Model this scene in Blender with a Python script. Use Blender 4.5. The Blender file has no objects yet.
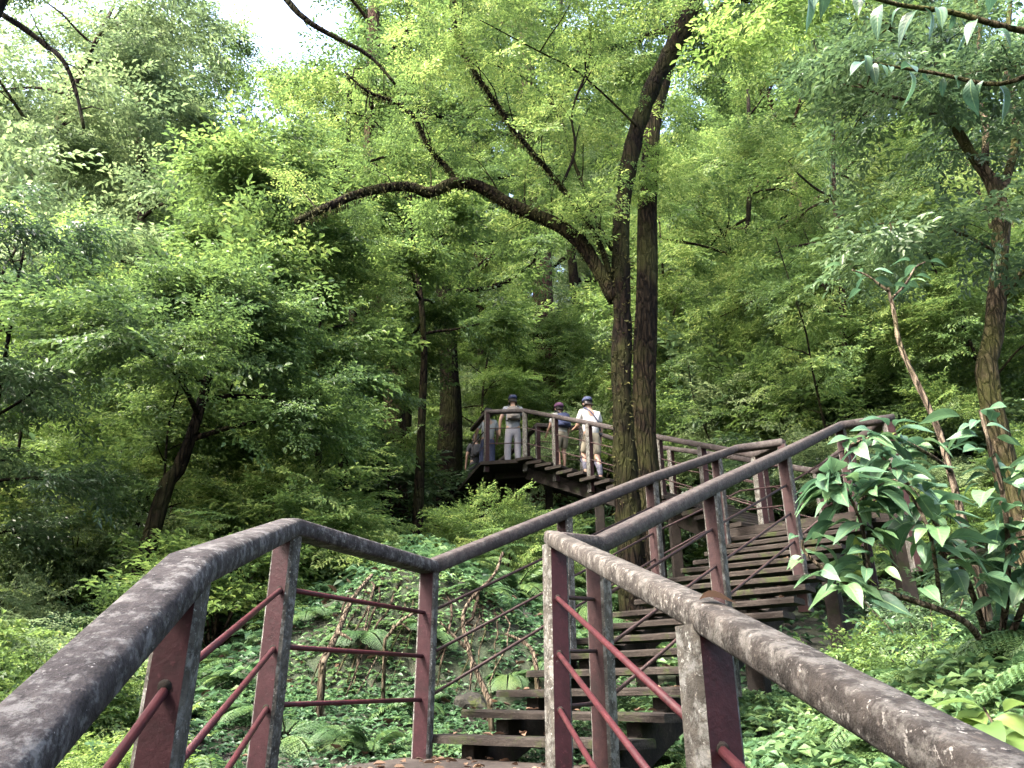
import bpy, math, random
import numpy as np

R = math.radians
scene = bpy.context.scene
COL = scene.collection
rs = np.random.RandomState(7)

# ------------------------------------------------------------------ camera
F_PX, PITCH, EYE = 760.0, R(22.6), 0.32
cam_d = bpy.data.cameras.new("camera")
cam = bpy.data.objects.new("camera", cam_d)
COL.objects.link(cam)
cam.location = (0, 0, EYE)
cam.rotation_euler = (R(90) + PITCH, 0, 0)
cam_d.sensor_width = 36.0
cam_d.lens = F_PX / 1024 * 36
cam_d.clip_start = 0.05
cam_d.clip_end = 600
scene.camera = cam


def at(u, v, Y):
    """point at ground distance Y on the sight line of (u, v)"""
    x = (u - 512) / F_PX
    y = -(v - 384) / F_PX
    yy = math.cos(PITCH) - y * math.sin(PITCH)
    zz = math.sin(PITCH) + y * math.cos(PITCH)
    return np.array((x / yy * Y, Y, zz / yy * Y + EYE))


# ------------------------------------------------------------------ light
SUN_EL, SUN_AZ = R(48), R(-128)      # azimuth measured from +Y towards +X
world = bpy.data.worlds.new("World")
scene.world = world
world.use_nodes = True
wn = world.node_tree
wn.nodes.clear()
wo = wn.nodes.new("ShaderNodeOutputWorld")
wb = wn.nodes.new("ShaderNodeBackground")
sky = wn.nodes.new("ShaderNodeTexSky")
sky.sky_type = 'NISHITA'
sky.sun_disc = False
sky.sun_elevation = SUN_EL
sky.sun_rotation = SUN_AZ
sky.air_density = 1.0
sky.dust_density = 6.0
sky.ozone_density = 0.6
wb.inputs[1].default_value = 0.15
wn.links.new(sky.outputs[0], wb.inputs[0])
wn.links.new(wb.outputs[0], wo.inputs[0])

sun_d = bpy.data.lights.new("sun", 'SUN')
sun_d.energy = 1.3
sun_d.angle = R(12.0)
sun_d.color = (1.0, 0.97, 0.91)
sun = bpy.data.objects.new("sun", sun_d)
COL.objects.link(sun)
sun.rotation_euler = (R(90) - SUN_EL, 0, -SUN_AZ + math.pi)   # light travels away from the sun's azimuth
sun.location = (0, 0, 60)

scene.view_settings.view_transform = 'Standard'
scene.view_settings.look = 'None'
scene.view_settings.exposure = 3.55
scene.view_settings.gamma = 1.0
try:
    scene.cycles.max_bounces = 12
    scene.cycles.diffuse_bounces = 8
    scene.cycles.transmission_bounces = 8
    scene.cycles.glossy_bounces = 2
    scene.cycles.volume_bounces = 0
    scene.cycles.use_denoising = True
    scene.cycles.use_adaptive_sampling = True
    scene.cycles.sample_clamp_indirect = 3
except Exception:
    pass

# ------------------------------------------------------------------ materials
def new_mat(name):
    m = bpy.data.materials.new(name)
    m.use_nodes = True
    nt = m.node_tree
    nt.nodes.clear()
    out = nt.nodes.new("ShaderNodeOutputMaterial")
    return m, nt, out


def N(nt, kind, **kw):
    n = nt.nodes.new(kind)
    for k, v in kw.items():
        setattr(n, k, v)
    return n


def ramp(nt, fac, stops):
    r = nt.nodes.new("ShaderNodeValToRGB")
    cr = r.color_ramp
    while len(cr.elements) < len(stops):
        cr.elements.new(0.5)
    for e, (p, c) in zip(cr.elements, stops):
        e.position = p
        e.color = (*c, 1) if len(c) == 3 else c
    nt.links.new(fac, r.inputs[0])
    return r.outputs[0]


def mixc(nt, fac, a, b):
    m = nt.nodes.new("ShaderNodeMix")
    m.data_type = 'RGBA'
    for sock, v in ((m.inputs[0], fac), (m.inputs[6], a), (m.inputs[7], b)):
        if hasattr(v, "links") or hasattr(v, "is_linked"):
            nt.links.new(v, sock)
        elif isinstance(v, (tuple, list)):
            sock.default_value = (*v, 1)
        else:
            sock.default_value = v
    return m.outputs[2]


def noise(nt, coord, scale, detail=4, rough=0.6):
    n = nt.nodes.new("ShaderNodeTexNoise")
    n.inputs["Scale"].default_value = scale
    n.inputs["Detail"].default_value = detail
    n.inputs["Roughness"].default_value = rough
    nt.links.new(coord, n.inputs["Vector"])
    return n.outputs[0]


def bump(nt, height, strength, dist=0.01):
    b = nt.nodes.new("ShaderNodeBump")
    b.inputs["Strength"].default_value = strength
    b.inputs["Distance"].default_value = dist
    nt.links.new(height, b.inputs["Height"])
    return b.outputs[0]


def leaf_mat(name, stops, rough=0.45, trans=0.4, spec=0.4):
    """stops: colour ramp over a per-leaf tint and a per-plant random"""
    m, nt, out = new_mat(name)
    a = N(nt, "ShaderNodeAttribute", attribute_name="tint")
    oi = N(nt, "ShaderNodeObjectInfo")
    mm = N(nt, "ShaderNodeMath", operation='MULTIPLY_ADD')
    nt.links.new(oi.outputs["Random"], mm.inputs[0])
    mm.inputs[1].default_value = 0.30
    mm.inputs[2].default_value = -0.15
    ad = N(nt, "ShaderNodeMath", operation='ADD', use_clamp=True)
    nt.links.new(a.outputs["Fac"], ad.inputs[0])
    nt.links.new(mm.outputs[0], ad.inputs[1])
    c = ramp(nt, ad.outputs[0], stops)
    p = N(nt, "ShaderNodeBsdfPrincipled")
    nt.links.new(c, p.inputs["Base Color"])
    p.inputs["Roughness"].default_value = rough
    p.inputs["Specular IOR Level"].default_value = spec
    t = N(nt, "ShaderNodeBsdfTranslucent")
    hs = N(nt, "ShaderNodeHueSaturation")
    hs.inputs["Saturation"].default_value = 1.03
    hs.inputs["Value"].default_value = 1.35
    hs.inputs["Hue"].default_value = 0.490
    nt.links.new(c, hs.inputs["Color"])
    nt.links.new(hs.outputs[0], t.inputs["Color"])
    mx = N(nt, "ShaderNodeMixShader")
    mx.inputs[0].default_value = trans
    nt.links.new(p.outputs[0], mx.inputs[1])
    nt.links.new(t.outputs[0], mx.inputs[2])
    nt.links.new(mx.outputs[0], out.inputs[0])
    return m


LEAF_MID = leaf_mat("leaf_green", [(0, (.03, .058, .023)), (.4, (.066, .116, .036)), (.75, (.115, .185, .05)), (1, (.20, .26, .08))], .42, .45, .4)
LEAF_LIME = leaf_mat("leaf_lime", [(0, (.07, .125, .032)), (.5, (.125, .205, .05)), (1, (.24, .32, .10))], .5, .5, .35)
LEAF_DARK = leaf_mat("leaf_dark", [(0, (.026, .048, .026)), (.5, (.052, .095, .042)), (1, (.10, .155, .06))], .36, .38, .5)
LEAF_GLOSS = leaf_mat("leaf_glossy", [(0, (.045, .09, .05)), (.6, (.075, .145, .07)), (.93, (.11, .19, .065)), (1, (.24, .27, .05))], .3, .3, .55)
LEAF_FAR = leaf_mat("leaf_pale", [(0, (.06, .095, .046)), (.5, (.115, .17, .075)), (1, (.21, .27, .125))], .5, .5, .35)  # on far trees this paleness stands in for haze; nearer plants are simply pale
FERN_M = leaf_mat("fern_green", [(0, (.03, .066, .028)), (.5, (.058, .115, .042)), (1, (.12, .18, .06))], .5, .4, .35)
HERB_M = leaf_mat("herb_green", [(0, (.025, .056, .03)), (.5, (.055, .115, .05)), (1, (.13, .20, .07))], .45, .38, .35)
MOSS_M = leaf_mat("moss", [(0, (.010, .011, .005)), (.5, (.026, .028, .010)), (1, (.07, .068, .024))], .9, .2, .1)
LITTER_M = leaf_mat("dry_leaf", [(0, (.035, .022, .015)), (.5, (.09, .055, .035)), (1, (.2, .13, .085))], .7, .15, .2)


def broad_leaf_mat(name, stops, rough=.42, trans=.28, spec=.5):
    m = leaf_mat(name, stops, rough, trans, spec)
    nt = m.node_tree
    pr = next(n for n in nt.nodes if n.type == 'BSDF_PRINCIPLED'); tl = next(n for n in nt.nodes if n.type == 'BSDF_TRANSLUCENT')
    src = pr.inputs["Base Color"].links[0].from_socket
    a = N(nt, "ShaderNodeAttribute", attribute_name="leaf_uv")
    sp = N(nt, "ShaderNodeSeparateXYZ"); nt.links.new(a.outputs["Vector"], sp.inputs[0])
    ab = N(nt, "ShaderNodeMath", operation='ABSOLUTE'); nt.links.new(sp.outputs[0], ab.inputs[0])
    mid = ramp(nt, ab.outputs[0], [(.03, (1, 1, 1)), (.075, (0, 0, 0))])
    k = N(nt, "ShaderNodeMath", operation='MULTIPLY_ADD'); nt.links.new(sp.outputs[1], k.inputs[0]); k.inputs[1].default_value = 62
    k2 = N(nt, "ShaderNodeMath", operation='MULTIPLY'); nt.links.new(ab.outputs[0], k2.inputs[0]); k2.inputs[1].default_value = -11
    nt.links.new(k2.outputs[0], k.inputs[2])
    sn = N(nt, "ShaderNodeMath", operation='SINE'); nt.links.new(k.outputs[0], sn.inputs[0])
    side = ramp(nt, sn.outputs[0], [(.86, (0, 0, 0)), (1.0, (.16, .16, .16))])
    mx = N(nt, "ShaderNodeMath", operation='MAXIMUM'); nt.links.new(mid, mx.inputs[0]); nt.links.new(side, mx.inputs[1])
    tc = N(nt, "ShaderNodeTexCoord")
    bl = noise(nt, tc.outputs["Object"], 14, 4, .6)
    br = ramp(nt, bl, [(.3, (.72, .78, .72)), (.7, (1.15, 1.1, 1.05))])
    mu = nt.nodes.new("ShaderNodeMix"); mu.data_type = 'RGBA'; mu.blend_type = 'MULTIPLY'; mu.inputs[0].default_value = 1
    nt.links.new(src, mu.inputs[6]); nt.links.new(br, mu.inputs[7])
    c = mixc(nt, mx.outputs[0], mu.outputs[2], (.17, .25, .11))
    nt.links.new(c, pr.inputs["Base Color"])
    nt.links.new(bump(nt, sn.outputs[0], .12, .003), pr.inputs["Normal"])
    return m


def bark_mat(name, dark, light, moss, moss_amt=0.5, scale=1.0, lit=None):
    m, nt, out = new_mat(name)
    tc = N(nt, "ShaderNodeTexCoord")
    mp = N(nt, "ShaderNodeMapping")
    mp.inputs["Scale"].default_value = (1, 1, .22)
    nt.links.new(tc.outputs["Object"], mp.inputs[0])
    n1 = noise(nt, mp.outputs[0], 22 * scale, 6, .7)
    n2 = noise(nt, tc.outputs["Object"], 1.6, 4, .6)
    n3 = noise(nt, tc.outputs["Object"], 9, 5, .7)
    v = nt.nodes.new("ShaderNodeTexVoronoi")
    v.feature = 'DISTANCE_TO_EDGE'
    v.inputs["Scale"].default_value = 13 * scale
    mpv = nt.nodes.new("ShaderNodeVectorMath"); mpv.operation = 'MULTIPLY_ADD'
    cn = nt.nodes.new("ShaderNodeTexNoise"); cn.inputs["Scale"].default_value = 7
    nt.links.new(mp.outputs[0], cn.inputs["Vector"])
    nt.links.new(cn.outputs["Color"], mpv.inputs[0]); mpv.inputs[1].default_value = (.12, .12, .12); nt.links.new(mp.outputs[0], mpv.inputs[2])
    nt.links.new(mpv.outputs[0], v.inputs["Vector"])
    fur = ramp(nt, v.outputs["Distance"], [(.0, (0, 0, 0)), (.16, (1, 1, 1))])
    c0 = ramp(nt, n1, [(.40, dark), (.62, light)])
    c = mixc(nt, fur, tuple(.5 * x for x in dark), c0)
    mf = ramp(nt, n2, [(.62 - .3 * moss_amt, (0, 0, 0)), (.8 - .3 * moss_amt, (1, 1, 1))])
    c2 = mixc(nt, mf, c, moss)
    sp = ramp(nt, n3, [(.66, (0, 0, 0)), (.74, (.8, .8, .8))])
    c3 = mixc(nt, sp, c2, lit or tuple(min(1, 2.2 * x) for x in light))
    p = N(nt, "ShaderNodeBsdfPrincipled")
    nt.links.new(c3, p.inputs["Base Color"])
    p.inputs["Roughness"].default_value = .95
    p.inputs["Specular IOR Level"].default_value = .06
    hh = N(nt, "ShaderNodeMath", operation='MULTIPLY_ADD')
    nt.links.new(fur, hh.inputs[0]); hh.inputs[1].default_value = .8; nt.links.new(n1, hh.inputs[2])
    nt.links.new(bump(nt, hh.outputs[0], 1.0, .035), p.inputs["Normal"])
    nt.links.new(p.outputs[0], out.inputs[0])
    return m


BARK = bark_mat("bark_brown", (.015, .011, .008), (.07, .052, .038), (.035, .042, .015), .45)
BARK_DARK = bark_mat("bark_dark", (.0028, .002, .0014), (.0095, .0063, .004), (.013, .014, .0045), .6)
BARK_RED = bark_mat("bark_reddish", (.02, .0125, .009), (.085, .054, .038), (.055, .058, .024), .3)
BARK_PALE = bark_mat("bark_pale", (.022, .017, .011), (.085, .066, .044), (.038, .04, .013), .6, 1.6)
BARK_MOSSY = bark_mat("bark_mossy", (.004, .003, .002), (.024, .017, .011), (.022, .0225, .008), .5)
TWIG_PALE = bark_mat("twig_pale", (.055, .042, .031), (.18, .145, .105), (.07, .065, .03), .3, 2)


def weathered(name, base, lo, hi, lichen, lich_amt, gloss=.75, moss=None, bstr=.5, grain=(1, 1, 1), blotch=0):
    m, nt, out = new_mat(name)
    tc = N(nt, "ShaderNodeTexCoord")
    mp = N(nt, "ShaderNodeMapping")
    mp.inputs["Scale"].default_value = grain
    nt.links.new(tc.outputs["Object"], mp.inputs[0])
    n1 = noise(nt, mp.outputs[0], 14, 6, .7)
    n2 = noise(nt, tc.outputs["Object"], 55, 3, .6)
    n3 = noise(nt, tc.outputs["Object"], 58, 6, .7)
    n5 = noise(nt, tc.outputs["Object"], 3.2, 3, .6)
    c = ramp(nt, n1, [(.3, lo), (.5, base), (.72, hi)])
    # lichen: small crisp blotches, denser in some stretches
    ad = N(nt, "ShaderNodeMath", operation='MULTIPLY_ADD')
    nt.links.new(n5, ad.inputs[0])
    ad.inputs[1].default_value = .20
    nt.links.new(n3, ad.inputs[2])
    lf = ramp(nt, ad.outputs[0], [(.79 - lich_amt, (0, 0, 0)), (.84 - lich_amt, (.9, .9, .9))])
    c2 = mixc(nt, lf, c, lichen)
    if blotch:
        n6 = noise(nt, mp.outputs[0], 17, 7, .72)
        bf = ramp(nt, n6, [(.50, (0, 0, 0)), (.60, (blotch,) * 3)])
        c2 = mixc(nt, bf, c2, tuple(.55 * x for x in lichen))
        n7 = noise(nt, mp.outputs[0], 31, 6, .75)
        df = ramp(nt, n7, [(.34, (.8, .8, .8)), (.44, (0, 0, 0))])
        c2 = mixc(nt, df, c2, tuple(.5 * x for x in lo))
    sp = ramp(nt, n2, [(.64, (0, 0, 0)), (.70, (.7, .7, .7))])
    c3 = mixc(nt, sp, c2, tuple(min(1, x * 1.7) for x in hi))
    if moss:
        n4 = noise(nt, tc.outputs["Object"], 5, 5, .7)
        geo = N(nt, "ShaderNodeNewGeometry")
        mf = ramp(nt, n4, [(.55, (0, 0, 0)), (.66, (1, 1, 1))])
        c3 = mixc(nt, mf, c3, moss)
    p = N(nt, "ShaderNodeBsdfPrincipled")
    nt.links.new(c3, p.inputs["Base Color"])
    p.inputs["Roughness"].default_value = gloss
    p.inputs["Specular IOR Level"].default_value = .18
    h = N(nt, "ShaderNodeMath", operation='ADD')
    nt.links.new(n1, h.inputs[0])
    nt.links.new(n2, h.inputs[1])
    nt.links.new(bump(nt, h.outputs[0], bstr, .006), p.inputs["Normal"])
    nt.links.new(p.outputs[0], out.inputs[0])
    return m


RAIL_M = weathered("handrail_weathered", (.027, .023, .023), (.009, .0075, .0075), (.05, .044, .043), (.24, .232, .225), .055, .8, bstr=1.0, blotch=.62)
RAIL_BROWN = weathered("handrail_lichen", (.036, .031, .027), (.014, .012, .010), (.07, .06, .051), (.25, .235, .21), .09, .85, bstr=1.0, blotch=.6)
RAIL_FAR = weathered("handrail_dark", (.030, .024, .023), (.015, .012, .012), (.052, .043, .04), (.14, .13, .12), .03, .7, bstr=.8, blotch=.4)
POST_RED = weathered("post_red_paint", (.0185, .0046, .0066), (.011, .0035, .0045), (.025, .0078, .010), (.10, .085, .078), .0, .5, bstr=.25)
POST_RED_FAR = weathered("post_red_faded", (.018, .0065, .0068), (.009, .0042, .004), (.029, .0135, .012), (.14, .115, .10), -.0, .7, bstr=.3)
POST_GREY = weathered("post_grey_side", (.042, .038, .032), (.012, .011, .009), (.085, .078, .066), (.22, .22, .205), .10, .85, bstr=.8, blotch=.8)
BAR_RED = weathered("bar_red", (.042, .0095, .012), (.022, .007, .0085), (.06, .018, .019), (.16, .12, .11), -.04, .55, bstr=.2)
BAR_DARK = weathered("bar_rusty", (.028, .015, .014), (.016, .010, .010), (.05, .03, .027), (.12, .10, .09), -.05, .6, bstr=.2)
TREAD_M = weathered("tread_wood", (.0165, .013, .0108), (.006, .005, .0042), (.032, .027, .023), (.08, .076, .064), .03, .95, moss=(.02, .026, .008), grain=(.5, .5, 4), bstr=.9)
BEAM_M = weathered("beam_dark", (.012, .0095, .008), (.006, .005, .0045), (.025, .02, .017), (.05, .05, .04), -.02, .95, moss=(.012, .016, .006))
DECK_M = weathered("landing_slab", (.035, .028, .024), (.018, .015, .013), (.06, .05, .043), (.2, .185, .165), -.0, .8)


def plain(name, c, rough=.8, var=.25, scale=18):
    m, nt, out = new_mat(name)
    tc = N(nt, "ShaderNodeTexCoord")
    n1 = noise(nt, tc.outputs["Object"], scale, 4, .6)
    col = ramp(nt, n1, [(.3, tuple(x * (1 - var) for x in c)), (.7, tuple(min(1, x * (1 + var)) for x in c))])
    p = N(nt, "ShaderNodeBsdfPrincipled")
    nt.links.new(col, p.inputs["Base Color"])
    p.inputs["Roughness"].default_value = rough
    nt.links.new(bump(nt, n1, .3, .01), p.inputs["Normal"])
    nt.links.new(p.outputs[0], out.inputs[0])
    return m


def ground_mat():
    m, nt, out = new_mat("forest_floor")
    tc = N(nt, "ShaderNodeTexCoord")
    n1 = noise(nt, tc.outputs["Object"], .9, 6, .7)
    n2 = noise(nt, tc.outputs["Object"], 11, 6, .75)
    c = ramp(nt, n2, [(.3, (.007, .005, .0035)), (.55, (.02, .0145, .010)), (.75, (.048, .035, .024))])
    g = ramp(nt, n2, [(.3, (.008, .014, .006)), (.7, (.024, .04, .013))])
    f = ramp(nt, n1, [(.42, (0, 0, 0)), (.6, (1, 1, 1))])
    c2 = mixc(nt, f, c, g)
    p = N(nt, "ShaderNodeBsdfPrincipled")
    nt.links.new(c2, p.inputs["Base Color"])
    p.inputs["Roughness"].default_value = .95
    nt.links.new(bump(nt, n2, 1.0, .06), p.inputs["Normal"])
    nt.links.new(p.outputs[0], out.inputs[0])
    return m


BROAD_M = broad_leaf_mat("leaf_broad", [(0, (.034, .076, .047)), (.55, (.06, .122, .066)), (.9, (.095, .175, .07)), (1, (.19, .24, .06))])
GROUND_M = ground_mat()
ROCK_M = weathered("mossy_rock", (.02, .019, .016), (.009, .009, .008), (.04, .038, .033), (.08, .08, .065), .03, .95, moss=(.035, .045, .01), bstr=1.0)

# ------------------------------------------------------------------ object helpers
def link(name, mesh, parent=None, loc=(0, 0, 0)):
    o = bpy.data.objects.new(name, mesh)
    COL.objects.link(o)
    o.location = loc
    if parent is not None:
        o.parent = parent
    return o


def tag(o, label=None, cat=None, group=None, kind=None):
    if label: o["label"] = label
    if cat: o["category"] = cat
    if group: o["group"] = group
    if kind: o["kind"] = kind
    return o


def thing(name, label, cat, loc=(0, 0, 0), rotz=0, group=None):
    o = link(name, None, None, tuple(float(x) for x in loc))
    o.rotation_euler = (0, 0, rotz)
    return tag(o, label, cat, group)


def dup(root, loc, rotz, scale=1.0, label=None, group=None, tilt=(0, 0)):
    r = root.copy(); COL.objects.link(r)
    r.location = tuple(float(x) for x in loc)
    r.rotation_euler = (tilt[0], tilt[1], rotz)
    r.scale = (scale,) * 3 if np.isscalar(scale) else scale
    if label: r["label"] = label
    if group: r["group"] = group
    for ch in list(root.children):
        c = ch.copy(); COL.objects.link(c); c.parent = r
        for g in list(ch.children):
            d = g.copy(); COL.objects.link(d); d.parent = c
    return r


def np_mesh(name, V, F, mats, tint=None, smooth=False, midx=None, uv=None):
    """V (n,3); F: one (m,k) array"""
    V = np.asarray(V, dtype=np.float32)
    F = np.asarray(F, dtype=np.int32)
    me = bpy.data.meshes.new(name)
    m, k = F.shape
    me.vertices.add(len(V)); me.vertices.foreach_set("co", V.ravel())
    me.loops.add(m * k); me.loops.foreach_set("vertex_index", F.ravel())
    me.polygons.add(m)
    me.polygons.foreach_set("loop_start", np.arange(0, m * k, k, dtype=np.int32))
    me.polygons.foreach_set("loop_total", np.full(m, k, dtype=np.int32))
    if smooth:
        me.polygons.foreach_set("use_smooth", np.ones(m, dtype=bool))
    for mt in (mats if isinstance(mats, (list, tuple)) else [mats]):
        me.materials.append(mt)
    if midx is not None:
        me.polygons.foreach_set("material_index", np.asarray(midx, dtype=np.int32))
    if tint is not None:
        at_ = me.attributes.new("tint", 'FLOAT', 'FACE')
        at_.data.foreach_set("value", np.asarray(tint, dtype=np.float32))
    if uv is not None:
        ua = me.attributes.new("leaf_uv", 'FLOAT_VECTOR', 'POINT')
        ua.data.foreach_set("vector", np.asarray(uv, dtype=np.float32).ravel())
    me.update(calc_edges=True)
    me.validate()
    return me


class MB:
    """collects polygons into one mesh"""
    def __init__(self):
        self.v, self.f, self.mi, self.sm = [], [], [], []

    def add(self, verts, faces, mi=0, smooth=False):
        o = len(self.v)
        self.v += [tuple(float(c) for c in p) for p in verts]
        for q in faces:
            self.f.append([o + i for i in q])
            self.mi.append(mi)
            self.sm.append(smooth)

    def box(self, c, ax, half, mi=0, bev=0.0, mis=None):
        """c centre, ax 3 unit axes, half 3 half sizes; bev chamfers the long (z) edges; mis: per-side indices (+x,-x,+y,-y,caps)"""
        c = np.asarray(c, float); ax = [np.asarray(a, float) for a in ax]
        hx, hy, hz = half
        if bev > 0:
            b = bev
            ring = [(hx, -hy + b), (hx, hy - b), (hx - b, hy), (-hx + b, hy), (-hx, hy - b), (-hx, -hy + b), (-hx + b, -hy), (hx - b, -hy)]
            sides = [0, 0, 2, 1, 1, 1, 3, 3]
            sides = [0, 2, 2, 2, 1, 3, 3, 3]
            sides = {0: 0, 1: 0, 2: 2, 3: 0, 4: 1, 5: 1, 6: 3, 7: 1}
        else:
            ring = [(hx, -hy), (hx, hy), (-hx, hy), (-hx, -hy)]
            sides = {0: 0, 1: 2, 2: 1, 3: 3}
        n = len(ring)
        vs = [c + ax[0] * x + ax[1] * y - ax[2] * hz for x, y in ring] + [c + ax[0] * x + ax[1] * y + ax[2] * hz for x, y in ring]
        for i in range(n):
            j = (i + 1) % n
            self.add([vs[i], vs[j], vs[n + j], vs[n + i]], [(0, 1, 2, 3)], (mis[sides[i]] if mis else mi))
        self.add(vs[:n], [tuple(reversed(range(n)))], mis[4] if mis else mi)
        self.add(vs[n:], [tuple(range(n))], mis[4] if mis else mi)

    def tube(self, pts, rad, seg=8, mi=0, rng=None, lump=0.0, cap=True):
        pts = [np.asarray(p, float) for p in pts]
        n = len(pts)
        if np.isscalar(rad): rad = [rad] * n
        ref = np.array((0.31, 0.17, 0.93))
        T = []
        for i in range(n):
            t = pts[min(i + 1, n - 1)] - pts[max(i - 1, 0)]
            T.append(t / (np.linalg.norm(t) + 1e-9))
        if abs(T[0] @ ref) > .8: ref = np.array((1.0, .1, .05))
        a = ref - T[0] * (ref @ T[0]); a /= np.linalg.norm(a)
        vs = []
        for i in range(n):
            a = a - T[i] * (a @ T[i]); a /= (np.linalg.norm(a) + 1e-9)
            b = np.cross(T[i], a)
            for k in range(seg):
                th = 2 * math.pi * k / seg
                r = rad[i] * (1 + (rng.uniform(-lump, lump) if rng is not None else 0))
                vs.append(pts[i] + (a * math.cos(th) + b * math.sin(th)) * r)
        fs = []
        for i in range(n - 1):
            for k in range(seg):
                k2 = (k + 1) % seg
                fs.append((i * seg + k, i * seg + k2, (i + 1) * seg + k2, (i + 1) * seg + k))
        if cap:
            fs.append(tuple(reversed(range(seg))))
            fs.append(tuple(range((n - 1) * seg, n * seg)))
        self.add(vs, fs, mi, True)

    def mesh(self, name, mats):
        me = bpy.data.meshes.new(name)
        me.from_pydata(self.v, [], self.f)
        for mt in (mats if isinstance(mats, (list, tuple)) else [mats]):
            me.materials.append(mt)
        me.polygons.foreach_set("material_index", np.array(self.mi, dtype=np.int32))
        me.polygons.foreach_set("use_smooth", np.array(self.sm, dtype=bool))
        me.update()
        return me

    def build(self, name, mats, parent=None, loc=(0, 0, 0)):
        return link(name, self.mesh(name, mats), parent, loc)


def smooth_path(pts, sub=4):
    """Catmull-Rom through the points"""
    P = [np.asarray(p, float) for p in pts]
    P = [2 * P[0] - P[1]] + P + [2 * P[-1] - P[-2]]
    out = []
    for i in range(1, len(P) - 2):
        for k in range(sub):
            t = k / sub
            a, b, c, d = P[i - 1], P[i], P[i + 1], P[i + 2]
            out.append(.5 * ((2 * b) + (-a + c) * t + (2 * a - 5 * b + 4 * c - d) * t * t + (-a + 3 * b - 3 * c + d) * t ** 3))
    out.append(P[-2])
    return out


def lerp_list(vals, n):
    return list(np.interp(np.linspace(0, 1, n), np.linspace(0, 1, len(vals)), vals))


# ------------------------------------------------------------------ terrain
def sstep(a, b, x):
    t = np.clip((x - a) / (b - a), 0, 1)
    return t * t * (3 - 2 * t)


_g = np.random.RandomState(3)
_ph = _g.uniform(0, 6.28, (14, 3)); _fr = np.concatenate([_g.uniform(.15, .5, 5), _g.uniform(.7, 2.0, 9)]); _th = _g.uniform(0, 6.28, 14)


def terrain(x, y):
    x = np.asarray(x, float); y = np.asarray(y, float)
    yy = np.clip(y, -6, 400)
    z = -0.30 + np.where(yy > 5, .315 * (np.clip(yy, 5, 19) - 5), 0)
    z = z + .42 * np.clip(yy - 19, 0, 11) + .62 * np.clip(yy - 30, 0, 60)
    z = z - .34 * np.clip(3.7 - yy, 0, 20) * (1 - .8 * sstep(.75, 1.5, x)) * (1 - .35 * sstep(-1.4, -2.6, x))
    z = z + .22 * sstep(.75, 1.4, x) * (1 - sstep(5.0, 7.5, yy))                      # falls away behind the landing
    # slope on the right of the walkway
    xs = np.interp(yy, [0, 4, 8.5, 11, 14, 18, 30], [1.3, 1.3, 4.9, 5.0, 3.9, 3.0, 3.0])
    z = z + .50 * np.clip(x - xs, 0, 30) * (1 - .35 * sstep(1, 12, x - xs)) * sstep(0, 9, yy + 3)
    # left of the walkway the ground dips, then rises far off
    z = z - .16 * np.clip(-2.2 - x, 0, 9) + .30 * np.clip(-16 - x, 0, 50)
    # bank beside the landing, left of the upper stairs
    z = z + .95 * np.exp(-((x + .9) / 1.3) ** 2) * sstep(6.5, 7.5, y) * (1 - sstep(8.6, 11.5, y))
    # hollow under the stairs
    calm = 1 - .8 * np.exp(-(np.clip(np.abs(x) - 1.8, 0, 9) / 1.2) ** 2 - (np.clip(np.abs(y - 3.2) - 2.4, 0, 30) / 1.2) ** 2)
    for k in range(14):
        amp = .16 if k < 5 else .045
        z = z + calm * amp * np.sin(_fr[k] * (x * math.cos(_th[k]) + y * math.sin(_th[k])) + _ph[k, 0])
    return z


def tz(x, y):
    return float(terrain(x, y))


xs_ = np.unique(np.concatenate([np.linspace(-140, -30, 56), np.linspace(-30, 30, 201), np.linspace(30, 140, 56)]))
ys_ = np.unique(np.concatenate([np.linspace(-40, -4, 25), np.linspace(-4, 34, 153), np.linspace(34, 150, 70)]))
GX, GY = np.meshgrid(xs_, ys_)
GZ = terrain(GX, GY)
nx, ny = len(xs_), len(ys_)
idx = np.arange(nx * ny).reshape(ny, nx)
Fq = np.stack([idx[:-1, :-1], idx[:-1, 1:], idx[1:, 1:], idx[1:, :-1]], -1).reshape(-1, 4)
tag(link("ground", np_mesh("ground", np.stack([GX, GY, GZ], -1).reshape(-1, 3), Fq, GROUND_M, smooth=True)), kind="structure")

# ------------------------------------------------------------------ leaves
# templates: x across, y along, z normal
LEAF4 = (np.array([(0, 0, 0), (.5, .45, .16), (0, 1, -.12), (-.5, .45, .16)], float), np.array([(0, 1, 2), (0, 2, 3)]))
LEAF6 = (np.array([(0, 0, 0), (.40, .28, .10), (.42, .62, .12), (0, 1, -.10), (-.42, .62, .12), (-.40, .28, .10)], float),
         np.array([(0, 1, 2, 3), (0, 3, 4, 5)]))


def blade_template(nl=8, curl=.35, fold=.18, wave=.0):
    """a broad elliptic leaf with a drip tip, two cells each side of the midrib; quads"""
    V, Fc = [], []
    for i in range(nl + 1):
        t = i / nl
        w = .5 * math.sin(math.pi * t ** .9) ** .85 * (1 - .55 * max(0, t - .72) / .28) if 0 < i < nl else .01
        zc = -curl * t * t + .05 * math.sin(t * 5)
        wv = wave * math.sin(t * 11)
        V += [(-w, t, zc + fold * w * .75 + wv), (-w * .5, t, zc + fold * w * .6), (0, t, zc), (w * .5, t, zc + fold * w * .6), (w, t, zc + fold * w * .75 - wv)]
    for i in range(nl):
        for k in range(4):
            a = i * 5 + k
            Fc.append((a, a + 1, a + 6, a + 5))
    return np.array(V, float), np.array(Fc)


def blade_uv(nl, n):
    """per-vertex (across -1..1, along, 0) of n such leaves"""
    one = np.array([(u, i / nl, 0) for i in range(nl + 1) for u in (-1, -.5, 0, .5, 1)], float)
    return np.tile(one, (n, 1))


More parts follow.
